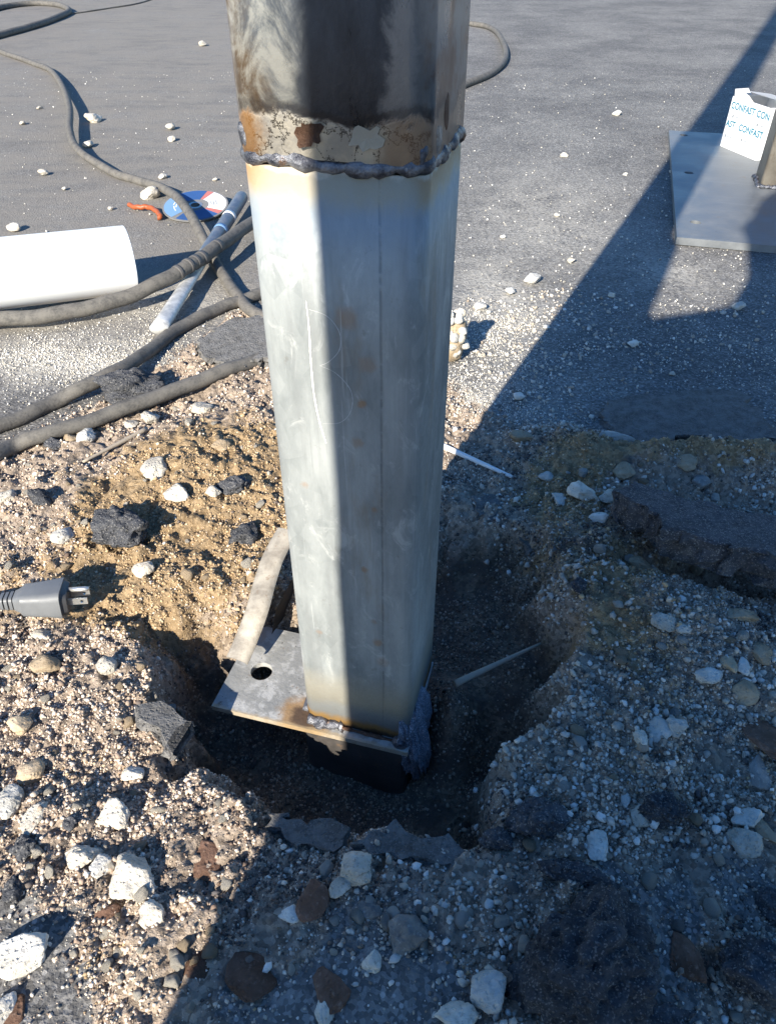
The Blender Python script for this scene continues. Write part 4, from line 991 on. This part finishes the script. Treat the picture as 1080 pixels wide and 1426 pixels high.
scatter('gravel', 'pale angular gravel heaped over the shaded bank and the front rim', 4600, .0032, .0088, 2.4, pale_col,
        lambda x, y: np.clip(np.maximum(lookup(FD, x, y), .25)*(1-lookup(FW, x, y))*sstep(-.12, .05, x+.10*(y-.3))*np.clip(.25+3.2*fbm(x, y, .07, 151, 3), 0, 1)*(1-.7*lookup(FB, x, y)), 0, 1), 1, 205, zoff=.16)
FDU = M_DUST[j0:j0+len(gy), i0:i0+len(gx)]
def grit_col(x, y, r_): return pal(r_, len(x), [(.52,.49,.43), (.40,.37,.31), (.60,.58,.54)], (4, 3, 3))
scatter('pavement_grit', 'pale grit sprinkled over the asphalt near the pit', 12000, .0012, .0036, 2.2, grit_col,
        lambda x, y: np.clip((1-lookup(FD, x, y))*(.05+1.0*lookup(FDU, x, y))*sstep(1.34, 1.0, y)*(.4+1.5*np.clip(fbm(x, y, .08, 111, 3)+.2, 0, 1)), 0, 1), 1, 203)
scatter('pavement_grit', 'sparse pale grit on the far asphalt', 3200, .0015, .0055, 3.0, grit_col, lambda x, y: .12+.8*sstep(-.1, .4, x)*sstep(2.6, 1.1, y), 1, 204, (-2.0, 2.4, 1.0, 3.6), .2)

# ------------------------------------------------------------------ photographer crouching behind the lens (only the shadow shows)
dS, rS = Vector((math.sin(SUN_AZ), math.cos(SUN_AZ), 0)), Vector((math.cos(SUN_AZ), -math.sin(SUN_AZ), 0))
def S(s, t, z): v_ = rS*s + dS*t; return (v_.x, v_.y, z)
TE = math.tan(SUN_EL)
J = [(S(.08,-.46,.32), .18), (S(.09,-.45,.54), .17), (S(.10,-.42,.73), .16), (S(.095,-.38,.89), .11), (S(.085,-.37,1.05), .07), (S(.085,-.36,1.18), .100), (S(.085,-.36,1.28), .092),
     (S(-0.057,-.40,.860), .075), (S(-0.147,-.38,.66), .066), (S(-0.167,-.37,.84), .048), (S(-0.169,-.37,1.00), .046), (S(-0.171,-.37,1.10), .043),
     (S(.25,-.38,.82), .08), (S(.33,-.28,.54), .058), (S(.19,-.16,.46), .040), (S(.11,-.125,.46), .034),
     (S(-.02,-.44,.30), .16), (S(-0.124,-.31,.54), .090), (S(-0.120,-.40,.32), .092), (S(-.095,-.42,.10), .080), (S(-.115,-.27,.045), .045),
     (S(.20,-.46,.30), .15), (S(.29,-.22,.44), .085), (S(.27,-.42,.24), .08), (S(.27,-.44,.08), .06), (S(.28,-.28,.045), .045)]
Ed = [(0,1),(1,2),(2,3),(3,4),(4,5),(5,6),(3,7),(2,7),(7,8),(8,9),(9,10),(10,11),(3,12),(12,13),(13,14),(14,15),(0,16),(16,17),(17,18),(18,19),(19,20),(0,21),(21,22),(22,23),(23,24),(24,25),(8,17)]
def capsule(bm, a, b, ra, rb):
    a, b = Vector(a), Vector(b); d = b-a; q_ = d.to_track_quat('Z', 'Y').to_matrix(); n_ = 14; rings = []
    prof = [(-1, .08)] + [(-math.cos(R(u)), math.sin(R(u))) for u in (25, 50, 75, 90)]
    sec = [(k[0]*ra, k[1]*ra) for k in prof] + [(d.length - k[0]*rb, k[1]*rb) for k in prof[::-1]]
    for z_, r_ in sec: rings.append([bm.verts.new(a + q_@Vector((r_*math.cos(2*math.pi*i/n_), r_*math.sin(2*math.pi*i/n_), z_))) for i in range(n_)])
    for A_, B_ in zip(rings, rings[1:]):
        for k in range(n_): bm.faces.new((A_[k], A_[(k+1) % n_], B_[(k+1) % n_], B_[k]))
    bm.faces.new(rings[0][::-1]); bm.faces.new(rings[-1])
def body(name, edges, mat, parent, extra=()):
    bm = bmesh.new()
    for i, j in edges: capsule(bm, J[i][0], J[j][0], J[i][1], J[j][1])
    for a_, b_, ra, rb in extra: capsule(bm, a_, b_, ra, rb)
    o = from_bm(name, bm, MAT[mat], parent, True)
    r_ = o.modifiers.new('merge', 'REMESH'); r_.mode = 'VOXEL'; r_.voxel_size = .009; r_.use_smooth_shade = True
    s_ = o.modifiers.new('soften', 'SMOOTH'); s_.factor = .5; s_.iterations = 4
    return o
# the body is one merged surface; fingers of both hands, nose and ears are grown from the same skeleton
fing = []
for k in range(4): fing += [(S(-.164, -.395+.016*k, 1.12), S(-.164, -.400+.020*k, 1.20-.006*abs(k-1)), .012, .008)]
fing += [(S(-.164, -.34, 1.07), S(-.155, -.315, 1.12), .012, .009)]
for k in range(4): fing += [(S(.11, -.125, .46+.012*k), S(.060, -.095, .465+.013*k), .010, .008)]
face = [(S(.085, -.265, 1.18), S(.085, -.257, 1.17), .016, .014), (S(-.013, -.36, 1.18), S(-.013, -.36, 1.20), .012, .012), (S(.183, -.36, 1.18), S(.183, -.36, 1.20), .012, .012)]
person = body('person', Ed, 'jacket', None, fing + face)
tag(person, 'person in dark work clothes crouching with one forearm raised', 'person')
